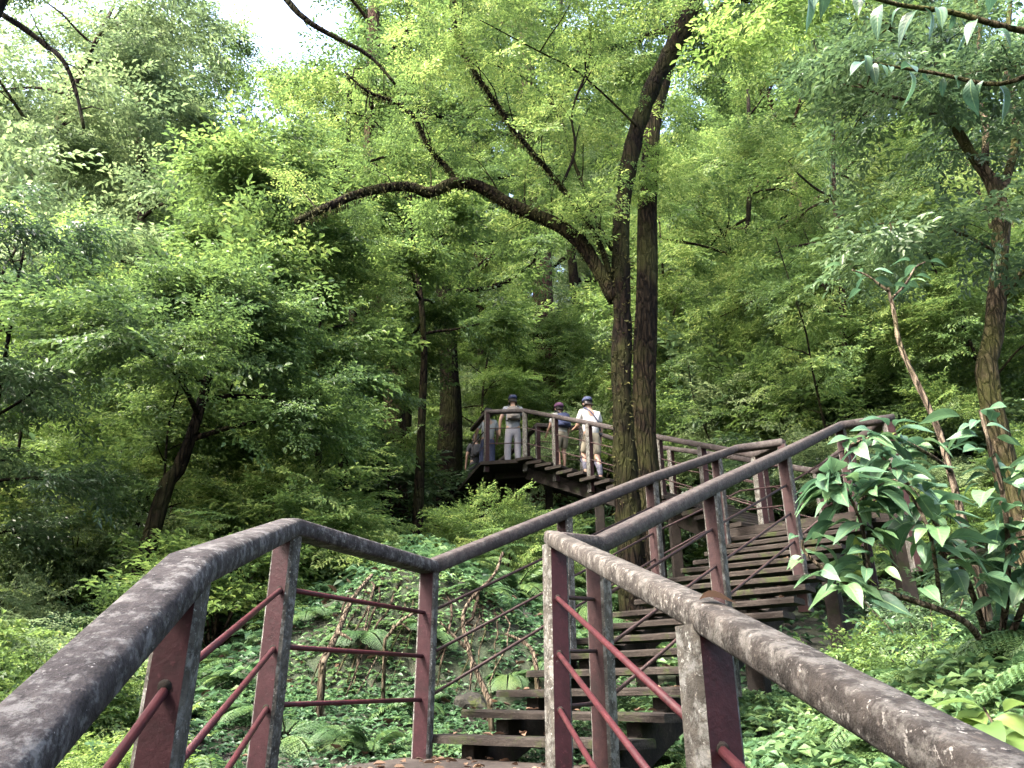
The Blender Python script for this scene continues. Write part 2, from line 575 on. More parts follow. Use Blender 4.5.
def frames(d, n):
    d = d / (np.linalg.norm(d, axis=-1, keepdims=True) + 1e-9)
    x = np.cross(d, n); x /= (np.linalg.norm(x, axis=-1, keepdims=True) + 1e-9)
    z = np.cross(x, d)
    return np.stack([x, d, z], -1)            # columns are the axes


def leaf_arrays(tpl, pos, fr, length, width):
    T, Fc = tpl
    n = len(pos)
    S = np.stack([width, length, length], -1)                   # (n,3)
    V = np.einsum('nij,nkj->nki', fr, T[None] * S[:, None, :]) + pos[:, None, :]
    Fa = (Fc[None] + (np.arange(n) * len(T))[:, None, None]).reshape(-1, Fc.shape[1])
    return V.reshape(-1, 3), Fa, len(Fc)


def spray(rng, leaf=.17, aspect=.42, nsub=6, per=6, spread=.55, droop=.25, noise_=.3):
    """leaf positions and frames of a flat branching spray, unit length along +Y"""
    P, D = [], []
    def twig(p, d, L, n):
        side = 1
        perp = np.array((d[1], -d[0], 0))
        for i in range(n):
            t = (i + .6) / n
            q = p + d * L * t - np.array((0, 0, droop * (L * t) ** 2))
            ld = d * .75 + perp * side * .8 + rng.normal(0, noise_, 3) * np.array((.6, .6, .8)) - np.array((0, 0, droop * .6))
            P.append(q); D.append(ld); side = -side
        P.append(p + d * L); D.append(d + rng.normal(0, .2, 3))
    y = np.array((0, 1.0, 0))
    twig(np.zeros(3), y, 1.0, per + 2)
    for k in range(nsub):
        t = .1 + .75 * k / max(1, nsub - 1)
        s = 1 if k % 2 else -1
        an = s * rng.uniform(.5, 1.0)
        d = np.array((math.sin(an), math.cos(an), rng.normal(0, .12)))
        twig(y * t, d, spread * (1.05 - .5 * t) * rng.uniform(.8, 1.2), per)
    P = np.array(P); D = np.array(D)
    n = np.array((0, 0, 1.0)) + rng.normal(0, noise_, (len(P), 3))
    L = leaf * rng.uniform(.65, 1.25, len(P))
    return P, frames(D, n), L, L * aspect * rng.uniform(.8, 1.2, len(P))


def rot_frames(rng, yaw, pitch, roll):
    cy, sy = np.cos(yaw), np.sin(yaw); cp, sp = np.cos(pitch), np.sin(pitch); cr, sr = np.cos(roll), np.sin(roll)
    z0 = np.zeros_like(yaw); o1 = np.ones_like(yaw)
    Rz = np.stack([np.stack([cy, -sy, z0], -1), np.stack([sy, cy, z0], -1), np.stack([z0, z0, o1], -1)], -2)
    Rx = np.stack([np.stack([o1, z0, z0], -1), np.stack([z0, cp, -sp], -1), np.stack([z0, sp, cp], -1)], -2)
    Ry = np.stack([np.stack([cr, z0, sr], -1), np.stack([z0, o1, z0], -1), np.stack([-sr, z0, cr], -1)], -2)
    return Rz @ Rx @ Ry


def crown_mesh(name, rng, pos, yaw, pitch, scale, sprays, mat, tpl=LEAF4, tint_c=None, tint_s=.16):
    """pos: spray roots; sprays: a list of spray templates"""
    pos = np.asarray(pos, float); n = len(pos)
    yaw = np.asarray(yaw, float); pitch = np.asarray(pitch, float); scale = np.asarray(scale, float)
    fr = rot_frames(rng, yaw, pitch, rng.normal(0, .25, n))
    which = rng.randint(0, len(sprays), n)
    if tint_c is None:
        tint_c = rng.uniform(.25, .75, n)
    VV, FF, TT, off = [], [], [], 0
    for k, (P, Fl, L, W) in enumerate(sprays):
        s = np.where(which == k)[0]
        if len(s) == 0: continue
        m = len(P)
        q = np.einsum('nij,mj->nmi', fr[s], P) * scale[s][:, None, None] + pos[s][:, None, :]
        G = np.einsum('nij,mjk->nmik', fr[s], Fl)
        Ln = (scale[s][:, None] * L[None]).ravel(); Wn = (scale[s][:, None] * W[None]).ravel()
        V, Fa, nf = leaf_arrays(tpl, q.reshape(-1, 3), G.reshape(-1, 3, 3), Ln, Wn)
        VV.append(V); FF.append(Fa + off); off += len(V)
        tt = (tint_c[s][:, None] + rng.normal(0, tint_s, (len(s), m))).ravel()
        TT.append(np.repeat(np.clip(tt, 0, 1), nf))
    return np_mesh(name, np.concatenate(VV), np.concatenate(FF), mat, np.concatenate(TT))


# ------------------------------------------------------------------ trees
def limb_path(rng, p, d, L, n=5, gravity=-.06, wob=.14):
    pts = [np.asarray(p, float)]
    d = np.asarray(d, float)
    for i in range(n):
        d = d + rng.normal(0, wob, 3) + np.array((0, 0, gravity))
        d = d / np.linalg.norm(d)
        pts.append(pts[-1] + d * L / n)
    return pts


def tree_parts(seed, H, r0, first, n_limb, limb, rise=.45, per_end=5, spray_len=.8, sprays=None, leafmat=LEAF_MID, bark=BARK,
               lean=(0, 0), path=None, tpl=LEAF4, subs=3, curve=.03, trunk_seg=10, top_r=.25, extra_branches=None, tint=(.25, .75), pitch0=-.15, ends_only=False):
    """returns (trunk mesh, crown mesh) about the foot of the tree"""
    rng = np.random.RandomState(seed)
    w = MB()
    if path is None:
        n = 9
        pts = [np.array((0, 0, -.4))]
        d = np.array((lean[0], lean[1], 1.0)); d /= np.linalg.norm(d)
        p = np.zeros(3)
        for i in range(n):
            d = d + rng.normal(0, curve, 3) * np.array((1, 1, .2)); d /= np.linalg.norm(d)
            p = p + d * H / n
            pts.append(p)
    else:
        pts = [np.asarray(q, float) for q in path]
    tp = smooth_path(pts, 3)
    m = len(tp)
    tt = np.linspace(0, 1, m)
    rad = r0 * (1 - (1 - top_r) * tt ** .9) * (1 + .55 * np.exp(-tt * 16))
    w.tube(tp, list(rad), trunk_seg, rng=rng, lump=.09)
    ends = []
    zt = np.array([q[2] for q in tp])
    for k in range(n_limb):
        t = first + (1 - first) * (k + rng.uniform(0, .9)) / n_limb
        i = min(m - 2, int(t * (m - 1)))
        az = k * 2.4 + rng.uniform(-.5, .5)
        el = rise * rng.uniform(.5, 1.4) + .5 * max(0, t - .7)
        d = np.array((math.cos(az) * math.cos(el), math.sin(az) * math.cos(el), math.sin(el)))
        L = limb * rng.uniform(.65, 1.2) * (1 - .45 * max(0, (t - first) / (1 - first + 1e-6)) ** 1.5)
        lp = limb_path(rng, tp[i], d, L, 5)
        r1 = min(rad[i] * .62, .03 * L)
        w.tube(smooth_path(lp, 2), lerp_list([r1, r1 * .3], 11), 6, cap=False)
        for j in range(subs):
            b = 2 + int(rng.uniform(0, 3.6)); b = min(b, 5)
            d2 = (lp[b] - lp[b - 1]); d2 /= np.linalg.norm(d2)
            side = np.cross(d2, (0, 0, 1.0)) * rng.choice([-1, 1])
            d3 = d2 + side * rng.uniform(.3, 1.0) + np.array((0, 0, rng.uniform(-.15, .35)))
            sp = limb_path(rng, lp[b], d3 / np.linalg.norm(d3), L * rng.uniform(.3, .55), 3)
            w.tube(sp, lerp_list([r1 * .35, r1 * .12], 4), 4, cap=False)
            for q in (1, 2, 3):
                ends.append((sp[q], sp[q] - sp[q - 1]))
        for q in (3, 4, 5):
            ends.append((lp[q], lp[q] - lp[q - 1]))
    pos, yaw, pit, sc = [], [], [], []
    for p, d in ends:
        base = rng.uniform(tint[0], tint[1])
        for j in range(per_end):
            pos.append(p + rng.normal(0, .20 * spray_len, 3))
            a = math.atan2(-d[0], d[1]) + rng.uniform(-1.5, 1.5)
            yaw.append(a); pit.append(pitch0 + rng.normal(0, .32)); sc.append(spray_len * rng.uniform(.6, 1.25))
    tc = np.repeat(rng.uniform(tint[0], tint[1], len(ends)), per_end) + rng.normal(0, .05, len(pos))
    crown = crown_mesh("crown", rng, pos, yaw, pit, sc, sprays, leafmat, tpl, tc)
    return w.mesh("trunk", bark), crown


def tree_thing(name, label, cat, parts, loc, rotz=0, group=None, scale=1):
    t = thing(name, label, cat, loc, rotz, group)
    if scale != 1: t.scale = (scale,) * 3 if np.isscalar(scale) else scale
    link("trunk", parts[0], t)
    if parts[1] is not None:
        link("crown", parts[1], t)
    return t


rsp = np.random.RandomState(11)
SPR = [spray(rsp, leaf=.15, nsub=7, per=7) for _ in range(6)]
SPR_FINE = [spray(rsp, leaf=.108, aspect=.45, nsub=9, per=8) for _ in range(5)]
SPR_LONG = [spray(rsp, leaf=.20, aspect=.32, nsub=5, per=6, droop=.4) for _ in range(5)]
SPR_BIG = [spray(rsp, leaf=.26, aspect=.42, nsub=3, per=4, droop=.45) for _ in range(5)]
SPR_PINN = [spray(rsp, leaf=.105, aspect=.36, nsub=9, per=11, noise_=.15, droop=.35) for _ in range(4)]

# ================================================================== WALKWAY
def V3(*a): return np.array(a, float)


def norm2(d):
    d = np.asarray(d, float)
    return d / np.linalg.norm(d)


def sweep_rail(path, w=.125, h=.105, seg_len=.25):
    """rounded handrail of a D-shaped section along a polyline with mitred corners"""
    mb = MB()
    prof = []
    for k in range(14):
        a = 2 * math.pi * k / 14
        cx, sx = math.cos(a), math.sin(a)
        e = .46
        prof.append((math.copysign(abs(cx) ** e, cx) * w / 2, math.copysign(abs(sx) ** e, sx) * h / 2))
    P = [np.asarray(p, float) for p in path]
    rings = []
    n = len(P)
    for i in range(n):
        t0 = (P[i] - P[i - 1]) / np.linalg.norm(P[i] - P[i - 1]) if i > 0 else None
        t1 = (P[i + 1] - P[i]) / np.linalg.norm(P[i + 1] - P[i]) if i < n - 1 else None
        if t0 is None: t0 = t1
        if t1 is None: t1 = t0
        s0 = norm2(np.cross(t0, (0, 0, 1))); s1 = norm2(np.cross(t1, (0, 0, 1)))
        s = norm2(s0 + s1); k = 1 / max(.35, float(s @ s1))
        t = norm2(t0 + t1); up = norm2(np.cross(s, t))
        rings.append([P[i] + s * x * k + up * y for x, y in prof])
    full = []
    for i in range(n - 1):
        L = np.linalg.norm(P[i + 1] - P[i]); m = max(1, int(L / seg_len))
        for j in range(m):
            f = j / m
            full.append([a * (1 - f) + b * f for a, b in zip(rings[i], rings[i + 1])])
    full.append(rings[-1])
    # slightly rounded ends
    for e, nb, idx_ in ((0, 1, 0), (len(full) - 1, len(full) - 2, -1)):
        pass
    m = len(prof)
    vs = [p for r in full for p in r]
    fs = []
    for i in range(len(full) - 1):
        for k in range(m):
            k2 = (k + 1) % m
            fs.append((i * m + k, (i + 1) * m + k, (i + 1) * m + k2, i * m + k2))
    mb.add(vs, fs, 0, True)
    c0 = sum(full[0]) / m; c1 = sum(full[-1]) / m
    d0 = norm2(full[0][0] * 0 + P[0] - P[1]); d1 = norm2(P[-1] - P[-2])
    for c, d, ring, flip in ((c0, d0, full[0], True), (c1, d1, full[-1], False)):
        inner = [c + (p - c) * .8 + d * .012 for p in ring]
        vv = list(ring) + inner
        ff = [(k, (k + 1) % m, m + (k + 1) % m, m + k) for k in range(m)]
        if flip: ff = [tuple(reversed(q)) for q in ff]
        mb.add(vv, ff, 0, True)
        mb.add(inner, [tuple(reversed(range(m))) if flip else tuple(range(m))], 0, False)
    return mb


def add_post(parent, p, z0, z1, along, mats, half=.054):
    along = norm2(np.array((along[0], along[1], 0.0)))
    side = np.array((along[1], -along[0], 0.0))
    mb = MB()
    c = np.array((p[0], p[1], (z0 + z1) / 2))
    mb.box(c, (side, along, (0, 0, 1)), (half, half * .95, (z1 - z0) / 2), bev=.012, mis=(1, 1, 0, 0, 1))
    return mb.build("post", mats, parent)


def add_bar(parent, pts, mat, r=.0105):
    mb = MB()
    mb.tube(pts, r, 8)
    return mb.build("bar", mat, parent)


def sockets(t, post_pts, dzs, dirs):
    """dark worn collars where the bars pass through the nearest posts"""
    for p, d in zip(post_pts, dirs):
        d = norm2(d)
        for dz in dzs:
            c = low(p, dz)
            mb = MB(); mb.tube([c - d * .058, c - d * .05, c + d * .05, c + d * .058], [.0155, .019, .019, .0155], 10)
            mb.build("bar_collar", BEAM_M, t)  # ring coloured dark in place of the shade inside the hole


def railing(name, label, path, posts, bars, rail_mat, post_mats, bar_mat, barr=.0105, group="railings of the walkway", w=.125, h=.105):
    t = thing(name, label, "railing", (0, 0, 0))
    t["group"] = group
    sweep_rail(path, w, h).build("handrail", rail_mat, t)
    for (p, z0, z1, al) in posts:
        add_post(t, p, z0, z1, al, post_mats)
    for b in bars:
        add_bar(t, b, bar_mat, barr)
    return t


A = V3(-.89, 2.13, .655); B = V3(-1.09, 3.70, 1.10); C = V3(-.54, 5.06, 1.125)
D = V3(.22, 3.93, 1.09); E = V3(.47, 4.22, 1.11); Fp = V3(.47, 1.96, .52)
UP = norm2((.62, .78))                      # run of the upper stairs in plan
US = np.array((UP[1], -UP[0]))              # to its right
G = V3(1.42, 7.52, 2.41); H = V3(2.48, 8.86, 3.06); Q = V3(2.88, 9.37, 3.31); NN = V3(3.43, 9.2, 3.34)
I = V3(1.46, 5.45, 1.76); J = V3(2.53, 6.79, 2.44); K = V3(3.87, 8.48, 3.31); L = V3(4.38, 8.35, 3.35)
M = V3(4.39, 10.58, 3.36)
P = V3(3.27, 9.8, 3.36); RR = V3(2.47, 12.2, 4.43); S = V3(1.45, 13.6, 5.18); T = V3(.28, 15.3, 6.06); U = V3(-.54, 15.47, 6.10)
W1 = V3(-.92, 16.7, 6.12); W2 = V3(-1.7, 19.4, 6.2)
low = lambda p, dz: p - np.array((0, 0, dz))
CG = C + (G - C) * .5
back_l = A + (A - B) / 1.58 * 2.6; back_l = V3(A[0] + .127 * 2.6, A[1] - .99 * 2.6, A[2] - .50 * 2.6)
mid_l = V3(A[0] + .127 * 1.35, A[1] - .99 * 1.35, A[2] - .50 * 1.35)
back_r = V3(Fp[0] + .127 * 2.6, Fp[1] - .99 * 2.6, Fp[2] - .31 * 2.6)
mid_r = V3(Fp[0] + .127 * 1.5, Fp[1] - .99 * 1.5, Fp[2] - .31 * 1.5)

RED = [POST_RED, POST_GREY]
REDF = [POST_RED_FAR, POST_GREY]
rails_l = []
lower_dir = (A - B)
left_posts = [(mid_l, mid_l[2] - 1.5, mid_l[2] - .03, lower_dir), (A, A[2] - 1.5, A[2] - .03, lower_dir), (B, -.55, B[2] - .03, (-.21, -1.0)),
              (C, -.5, C[2] - .03, (-.21, -1.0))]
bars = []
for dz in (.29, .55, .80):
    bars += [[low(back_l, dz), low(A, dz)], [low(A, dz), low(B, dz)], [low(B, dz), low(C, dz)]]
t_ = railing("railing", "weathered railing on the left with maroon posts, bending at the landing's corner post",
        [back_l, A, B, C + V3(0, 0, 0)], left_posts, bars, RAIL_M, RED, BAR_RED, .0125, w=.135, h=.09)
sockets(t_, (A, B), (.29, .55, .80), (A - B, A - B))

posts = []
for p in (CG, G, H, NN):
    posts.append((p, p[2] - 1.42, p[2] - .03, (UP[0], UP[1])))
bars = []
for dz in (.29, .55, .80):
    bars += [[low(C, dz), low(CG, dz), low(G, dz)], [low(G, dz), low(H, dz), low(Q, dz), low(NN, dz)]]
railing("railing", "brown handrail with thin bars along the left side of the ascending stairs",
        [C, G, H, Q, NN], posts, bars, RAIL_FAR, REDF, BAR_DARK, .0105, w=.12, h=.10)

right_posts = [(D, -.55, D[2] - .03, (.33, -.95)), (Fp, Fp[2] - 1.5, Fp[2] - .03, (.32, -.95)), (mid_r, mid_r[2] - 1.5, mid_r[2] - .03, (.13, -1))]
bars = []
for dz in (.29, .55, .80):
    bars += [[low(D, dz), low(Fp, dz)], [low(Fp, dz), low(back_r, dz)]]
t_ = railing("railing", "lichen-spotted brown handrail in the right corner with maroon posts and red bars",
        [D + norm2(D - Fp) * .07, Fp, back_r], right_posts, bars, RAIL_BROWN, RED, BAR_RED, .0125, w=.090, h=.074)
sockets(t_, (D, Fp), (.29, .55, .80), (Fp - D, Fp - D))

posts = [(E, -.5, E[2] - .03, UP)]
for p in (I, J, K):
    posts.append((p, p[2] - 1.42, p[2] - .03, UP))
posts.append((L, 1.6, L[2] - .03, (0, 1)))
posts.append((L + (M - L) * .5, 1.6, 3.32, (0, 1)))
posts.append((M, 1.5, M[2] - .03, (0, 1)))
bars = []
for dz in (.29, .55, .80):
    bars += [[low(D, dz), low(E, dz)], [low(E, dz), low(I, dz), low(J, dz)], [low(J, dz), low(K, dz), low(L, dz)], [low(L, dz), low(M, dz)]]
railing("railing", "brown handrail up the right side of the ascending stairs to the upper landing's corner",
        [D + V3(.02, .03, -.012), E, I, J, K, L, M], posts, bars, RAIL_FAR, REDF, BAR_DARK, .0105, w=.12, h=.10)

near2 = [NN, P, RR, S, T, U, W1]
posts = []
for a, b, n, f0 in ((P, RR, 2, 0), (RR, S, 1, 0), (S, T, 2, 0), (T, U, 1, 0), (U, W1, 1, 0)):
    for i in range(n):
        p = a + (b - a) * i / n
        posts.append((p, p[2] - 1.35, p[2] - .03, (b - a)))
bars = [[low(q, dz) for q in near2[1:]] for dz in (.38, .72)]
railing("railing", "near railing of the raised bridge, in front of the walking people",
        near2, posts, bars, RAIL_FAR, REDF, BAR_DARK, .011, w=.11, h=.09)

R2 = V3(3.61, 12.79, 4.30); S2 = V3(2.35, 14.6, 5.1); S3 = V3(1.5, 15.45, 5.72); T2 = V3(.58, 16.2, 6.06); V2 = V3(.15, 17.9, 6.1); W3 = V3(-.7, 20.6, 6.2)
far2 = [M, R2, S2, S3, T2, V2, W3]
posts = []
for a, b, n in ((M, R2, 2), (R2, S2, 2), (S2, S3, 1), (S3, T2, 1), (T2, V2, 2), (V2, W3, 2)):
    for i in range(n):
        if a is M and i == 0: continue
        p = a + (b - a) * i / n
        posts.append((p, p[2] - 1.35, p[2] - .03, (b - a)))
bars = [[low(q, dz) for q in far2] for dz in (.38, .72)]
railing("railing", "far railing of the raised bridge, behind the walking people",
        far2, posts, bars, RAIL_FAR, REDF, BAR_DARK, .011, w=.11, h=.09)


# ---- stairs and landings
def plank(parent, name, l, r, along, depth, top, th, mat, rng):
    """board from l to r (2D), its front edge on l-r, running back by depth along `along`"""
    l = np.asarray(l, float); r = np.asarray(r, float); al = norm2(along)
    wd = r - l; n = 5
    mb = MB()
    rows = []
    jl = rng.uniform(-.03, .03); jr = rng.uniform(-.03, .03)
    wd_n = wd / np.linalg.norm(wd)
    tilt = rng.uniform(-.008, .008)
    b = .012
    prof = [(0 + rng.uniform(-.006, .006), -th), (0, -b), (b, 0), (depth - b, 0), (depth, -b), (depth, -th)]
    for i in range(n + 1):
        f = i / n
        c = l + wd * f + wd_n * (jl * (1 - f) + jr * f)
        zj = top + tilt * (f - .5) * 2 + (rng.uniform(-.003, .003) if 0 < i < n else 0)
        rows.append([np.array((c[0] + al[0] * y, c[1] + al[1] * y, zj + z)) for y, z in prof])
    m = len(prof)
    vs = [p for q in rows for p in q]
    fs = []
    for i in range(n):
        for k in range(m):
            k2 = (k + 1) % m
            fs.append((i * m + k, i * m + k2, (i + 1) * m + k2, (i + 1) * m + k))
    fs.append(tuple(range(m))[::-1]); fs.append(tuple(range(n * m, (n + 1) * m)))
    mb.add(vs, fs)
    return mb.build(name, mat, parent)


def beam(parent, name, a, b, wid, dep, mat):
    a = np.asarray(a, float); b = np.asarray(b, float)
    d = norm2(b - a); s = norm2(np.cross(d, (0, 0, 1))); u = np.cross(s, d)
    mb = MB()
    mb.box((a + b) / 2, (s, u, d), (wid / 2, dep / 2, np.linalg.norm(b - a) / 2), bev=.01)
    return mb.build(name, mat, parent)


prng = np.random.RandomState(21)
st = thing("wooden_staircase", "steep flight of dark plank treads rising from the landing between two handrails", "staircase")
NT = 17
left0 = C[:2] - US * .02
for k in range(NT):
    s = .05 + .325 * k
    l = left0 + UP * s; r = l + US * (1.57 if k > 3 else 1.45)
    plank(st, "tread", l, r, UP, .25, .13 * (k + 1), .045, TREAD_M, prng)
for off in (.24, 1.2):
    a = left0 + UP * .0 + US * off; b = left0 + UP * 5.5 + US * off
    beam(st, "stringer", (a[0], a[1], -.16), (b[0], b[1], 2.03), .09, .2, BEAM_M)
for k in range(0, NT):
    for off in (.24, 1.2):
        c = left0 + UP * (.05 + .325 * k + .2) + US * off
        mb = MB(); mb.box((c[0], c[1], .13 * (k + 1) - .055 - .05), ((US[0], US[1], 0), (UP[0], UP[1], 0), (0, 0, 1)), (.05, .09, .05), bev=.006)
        mb.build("tread_block", BEAM_M, st)
for s, off in ((2.4, .24), (2.4, 1.2), (4.6, .24), (4.6, 1.2)):
    c = left0 + UP * s + US * off
    z1 = -.2 + s * .4
    mb = MB(); mb.box((c[0], c[1], (tz(*c) - .3 + z1) / 2), ((US[0], US[1], 0), (UP[0], UP[1], 0), (0, 0, 1)), (.07, .07, (z1 - tz(*c) + .3) / 2), bev=.01)
    mb.build("support_post", BEAM_M, st)


def slab(parent, name, poly, top, th, mat):
    mb = MB()
    n = len(poly)
    vs = [(p[0], p[1], top) for p in poly] + [(p[0], p[1], top - th) for p in poly]
    fs = [tuple(range(n)), tuple(reversed(range(n, 2 * n)))] + [(i, n + i, n + (i + 1) % n, (i + 1) % n) for i in range(n)]
    mb.add(vs, fs)
    o = mb.build(name, mat, parent)
    return o


def ccw(poly):
    a = sum(poly[i][0] * poly[(i + 1) % len(poly)][1] - poly[(i + 1) % len(poly)][0] * poly[i][1] for i in range(len(poly)))
    return poly if a > 0 else poly[::-1]


ld = thing("landing_deck", "small grey-brown landing strewn with dry leaves at the foot of the ascending stairs", "landing")
slab(ld, "slab", ccw([(-1.19, 3.62), (.28, 3.84), (.56, 4.16), (.60, 4.36), (-.52, 5.22), (-.66, 5.10)]), 0, .11, DECK_M)
for a, b in (((-1.05, 3.75, -.2), (-.55, 5.05, -.2)), ((.18, 3.95, -.2), (.5, 4.3, -.2)), ((-1.0, 3.8, -.2), (.2, 3.98, -.2))):
    beam(ld, "joist", a, b, .09, .17, BEAM_M)
for x, y in ((-1.0, 3.85), (-.55, 4.95), (.15, 4.0), (.45, 4.25)):
    mb = MB(); mb.box((x, y, -.6), ((1, 0, 0), (0, 1, 0), (0, 0, 1)), (.06, .06, .38), bev=.01); mb.build("support_post", BEAM_M, ld)

ls = thing("wooden_staircase", "lower flight of plank treads descending from the landing between the two nearest handrails", "staircase")
zs = lambda y: -.14
for k in range(11):
    y = 3.68 - .44 * (k + 1)
    x0 = -1.13 + .127 * (3.7 - y); x1 = .22 + .127 * (3.9 - y) + .05
    plank(ls, "tread", (x0, y), (x1, y + .16), (-.126, .99), .43, -.135 * (k + 1), .055, TREAD_M, prng)
for x0 in (-.95, .1):
    beam(ls, "stringer", (x0, 3.62, -.3), (x0 + .6, -1.3, -1.82), .09, .2, BEAM_M)

# second flight, landing on top of the stairs and bridge deck
ul = thing("landing_deck", "upper landing of dark planks at the top of the ascending stairs", "landing")
slab(ul, "slab", ccw([tuple(Q[:2] + V3(-.05, .1, 0)[:2]), (3.42, 9.26), (3.2, 9.9), (4.46, 10.72), (4.50, 8.27), (3.85, 8.36), (3.95, 8.1), (2.62, 9.2)]), 2.24, .1, TREAD_M)
for x, y in ((3.0, 9.3), (4.3, 8.5), (4.3, 10.5), (3.3, 9.8)):
    z0 = tz(x, y) - .3
    mb = MB(); mb.box((x, y, (z0 + 2.14) / 2), ((1, 0, 0), (0, 1, 0), (0, 0, 1)), (.08, .08, (2.14 - z0) / 2), bev=.01); mb.build("support_post", BEAM_M, ul)

br = thing("wooden_bridge", "raised stepped boardwalk bridge that the hikers walk on", "bridge")
Lp = [P[:2], RR[:2], S[:2], T[:2]]
Rp = [M[:2], R2[:2], S2[:2], T2[:2] + np.array((.25, .25))]
seglen = [np.linalg.norm(Lp[i + 1] - Lp[i]) for i in range(3)]
cum = np.concatenate([[0], np.cumsum(seglen)])
zz = np.interp


def edge(poly, s):
    return np.array([np.interp(s, cum, [q[k] for q in poly]) for k in (0, 1)])


NB = 19
for k in range(NB):
    s = cum[-1] * k / NB
    l = edge(Lp, s); r = edge(Rp, s)
    l2 = edge(Lp, s + .2); al = norm2(l2 - l)
    wv = norm2(r - l)
    top = 2.24 + (4.93 - 2.24) * (k + 1) / NB
    al = np.array((-wv[1], wv[0]))
    plank(br, "tread", l - wv * .14, r + wv * .1, al, .37, top, .06, TREAD_M, prng)
for off in (.12, .88):
    pp = []
    for s in (0, cum[1], cum[2], cum[3]):
        a = edge(Lp, s) * (1 - off) + edge(Rp, s) * off
        pp.append((a[0], a[1], 2.02 + (4.93 - 2.24) * s / cum[-1]))
    for a, b in zip(pp[:-1], pp[1:]):
        beam(br, "stringer", a, b, .1, .24, BEAM_M)
deck = [tuple(T[:2] + (-.02, -.14)), tuple(U[:2] + (-.12, -.12)), tuple(W1[:2] + (-.12, 0)), tuple(W2[:2] + (-.12, 0)), (W3[0] + .1, W3[1]), (V2[0] + .1, V2[1]), tuple(T2[:2] + (.28, .2))]
slab(br, "deck", ccw(deck), 4.95, .075, TREAD_M)
for a, b in (((.35, 15.75, 4.78), (-.35, 15.95, 4.78)), ((-.5, 15.9, 4.78), (-.9, 17.2, 4.78))):
    beam(br, "joist", a, b, .12, .14, BEAM_M)
for x, y, z1 in ((2.6, 12.1, 3.0), (3.4, 12.7, 3.0), (1.6, 13.7, 3.75), (2.3, 14.3, 3.75), (.8, 16.1, 4.7), (.0, 16.3, 4.7), (-.7, 17.5, 4.7), (.1, 17.8, 4.7)):
    z0 = tz(x, y) - .4
    mb = MB(); mb.box((x, y, (z0 + z1) / 2), ((1, 0, 0), (0, 1, 0), (0, 0, 1)), (.08, .08, (z1 - z0) / 2), bev=.01); mb.build("support_post", BEAM_M, br)

# dry leaves on the planks and the landing
n = 260
lp_, ln_ = [], []
for _ in range(n):
    if prng.rand() < .55:
        x, y = prng.uniform(-1.0, .5), prng.uniform(3.7, 5.1)
        if x < -1.05 + (y - 3.7) * .38 or y - 3.84 < (x - .28) * .2 or (x + .52) / 1.12 + (y - 5.2) / .86 * 1 > 0.02 + 0: continue
        z = .006
    else:
        k = prng.randint(0, NT); s = .05 + .325 * k + prng.uniform(.05, .3)
        q = left0 + UP * s + US * prng.uniform(.02, 1.45); x, y = q; z = .13 * (k + 1) + .008
    lp_.append((x, y, z)); ln_.append((prng.normal(0, .25), prng.normal(0, .25), 1))
lp_ = np.array(lp_); a_ = prng.uniform(0, 6.28, len(lp_))
fr_ = frames(np.stack([np.cos(a_), np.sin(a_), prng.normal(0, .12, len(lp_))], -1), np.array(ln_))
Ls = prng.uniform(.04, .085, len(lp_))
Vv, Ff, nf = leaf_arrays(LEAF6, lp_, fr_, Ls, Ls * .55)
tag(link("leaf_litter", np_mesh("leaf_litter", Vv, Ff, LITTER_M, np.repeat(prng.uniform(0, 1, len(lp_)), nf))), kind="stuff",
    label="small dry brown leaves scattered on the landing and the treads", cat="leaf litter")
# one curled dead leaf on the near handrail
q = Fp + (mid_r - Fp) * .06
t = MB()
dl = np_mesh("dead_leaf", *leaf_arrays(blade_template(6, .22, .35), np.array([q + (-.03, .02, .052)]), frames(np.array([(.9, -.35, .12)]), np.array([(0, 0.2, 1.0)])), np.array([.085]), np.array([.038]))[:2], LITTER_M, np.full(24, .8), smooth=True)
tag(link("dead_leaf", dl), "curled reddish dead leaf lying on the lichen-spotted handrail", "leaf")
# ================================================================== PEOPLE
SKIN = plain("skin", (.25, .15, .105), .55, .06)
def cloth(name, c, var=.12): return plain(name, c, .85, var, 30)
CL_WHITE = cloth("white_cotton", (.29, .287, .285)); CL_GREY = cloth("grey_shirt", (.17, .18, .20)); CL_PANTS = cloth("grey_trousers", (.18, .175, .195))
CL_KHAKI = cloth("khaki_shorts", (.14, .125, .09)); CL_NAVY = cloth("navy_cloth", (.02, .028, .07)); CL_BLACK = cloth("black_cloth", (.015, .015, .02))
CL_BLUE = cloth("blue_pack", (.022, .03, .075)); CL_TAN = cloth("taupe_pack", (.15, .13, .115)); HAIR = plain("dark_hair", (.012, .009, .008), .5, .3, 60)
CL_PURPLE = cloth("purple_cap", (.09, .035, .08)); CL_PALEBLUE = cloth("pale_shirt", (.18, .195, .205)); CL_SHOE = cloth("shoe_grey", (.10, .10, .11)); CL_SOCK = cloth("patterned_sock", (.05, .05, .07), .7)


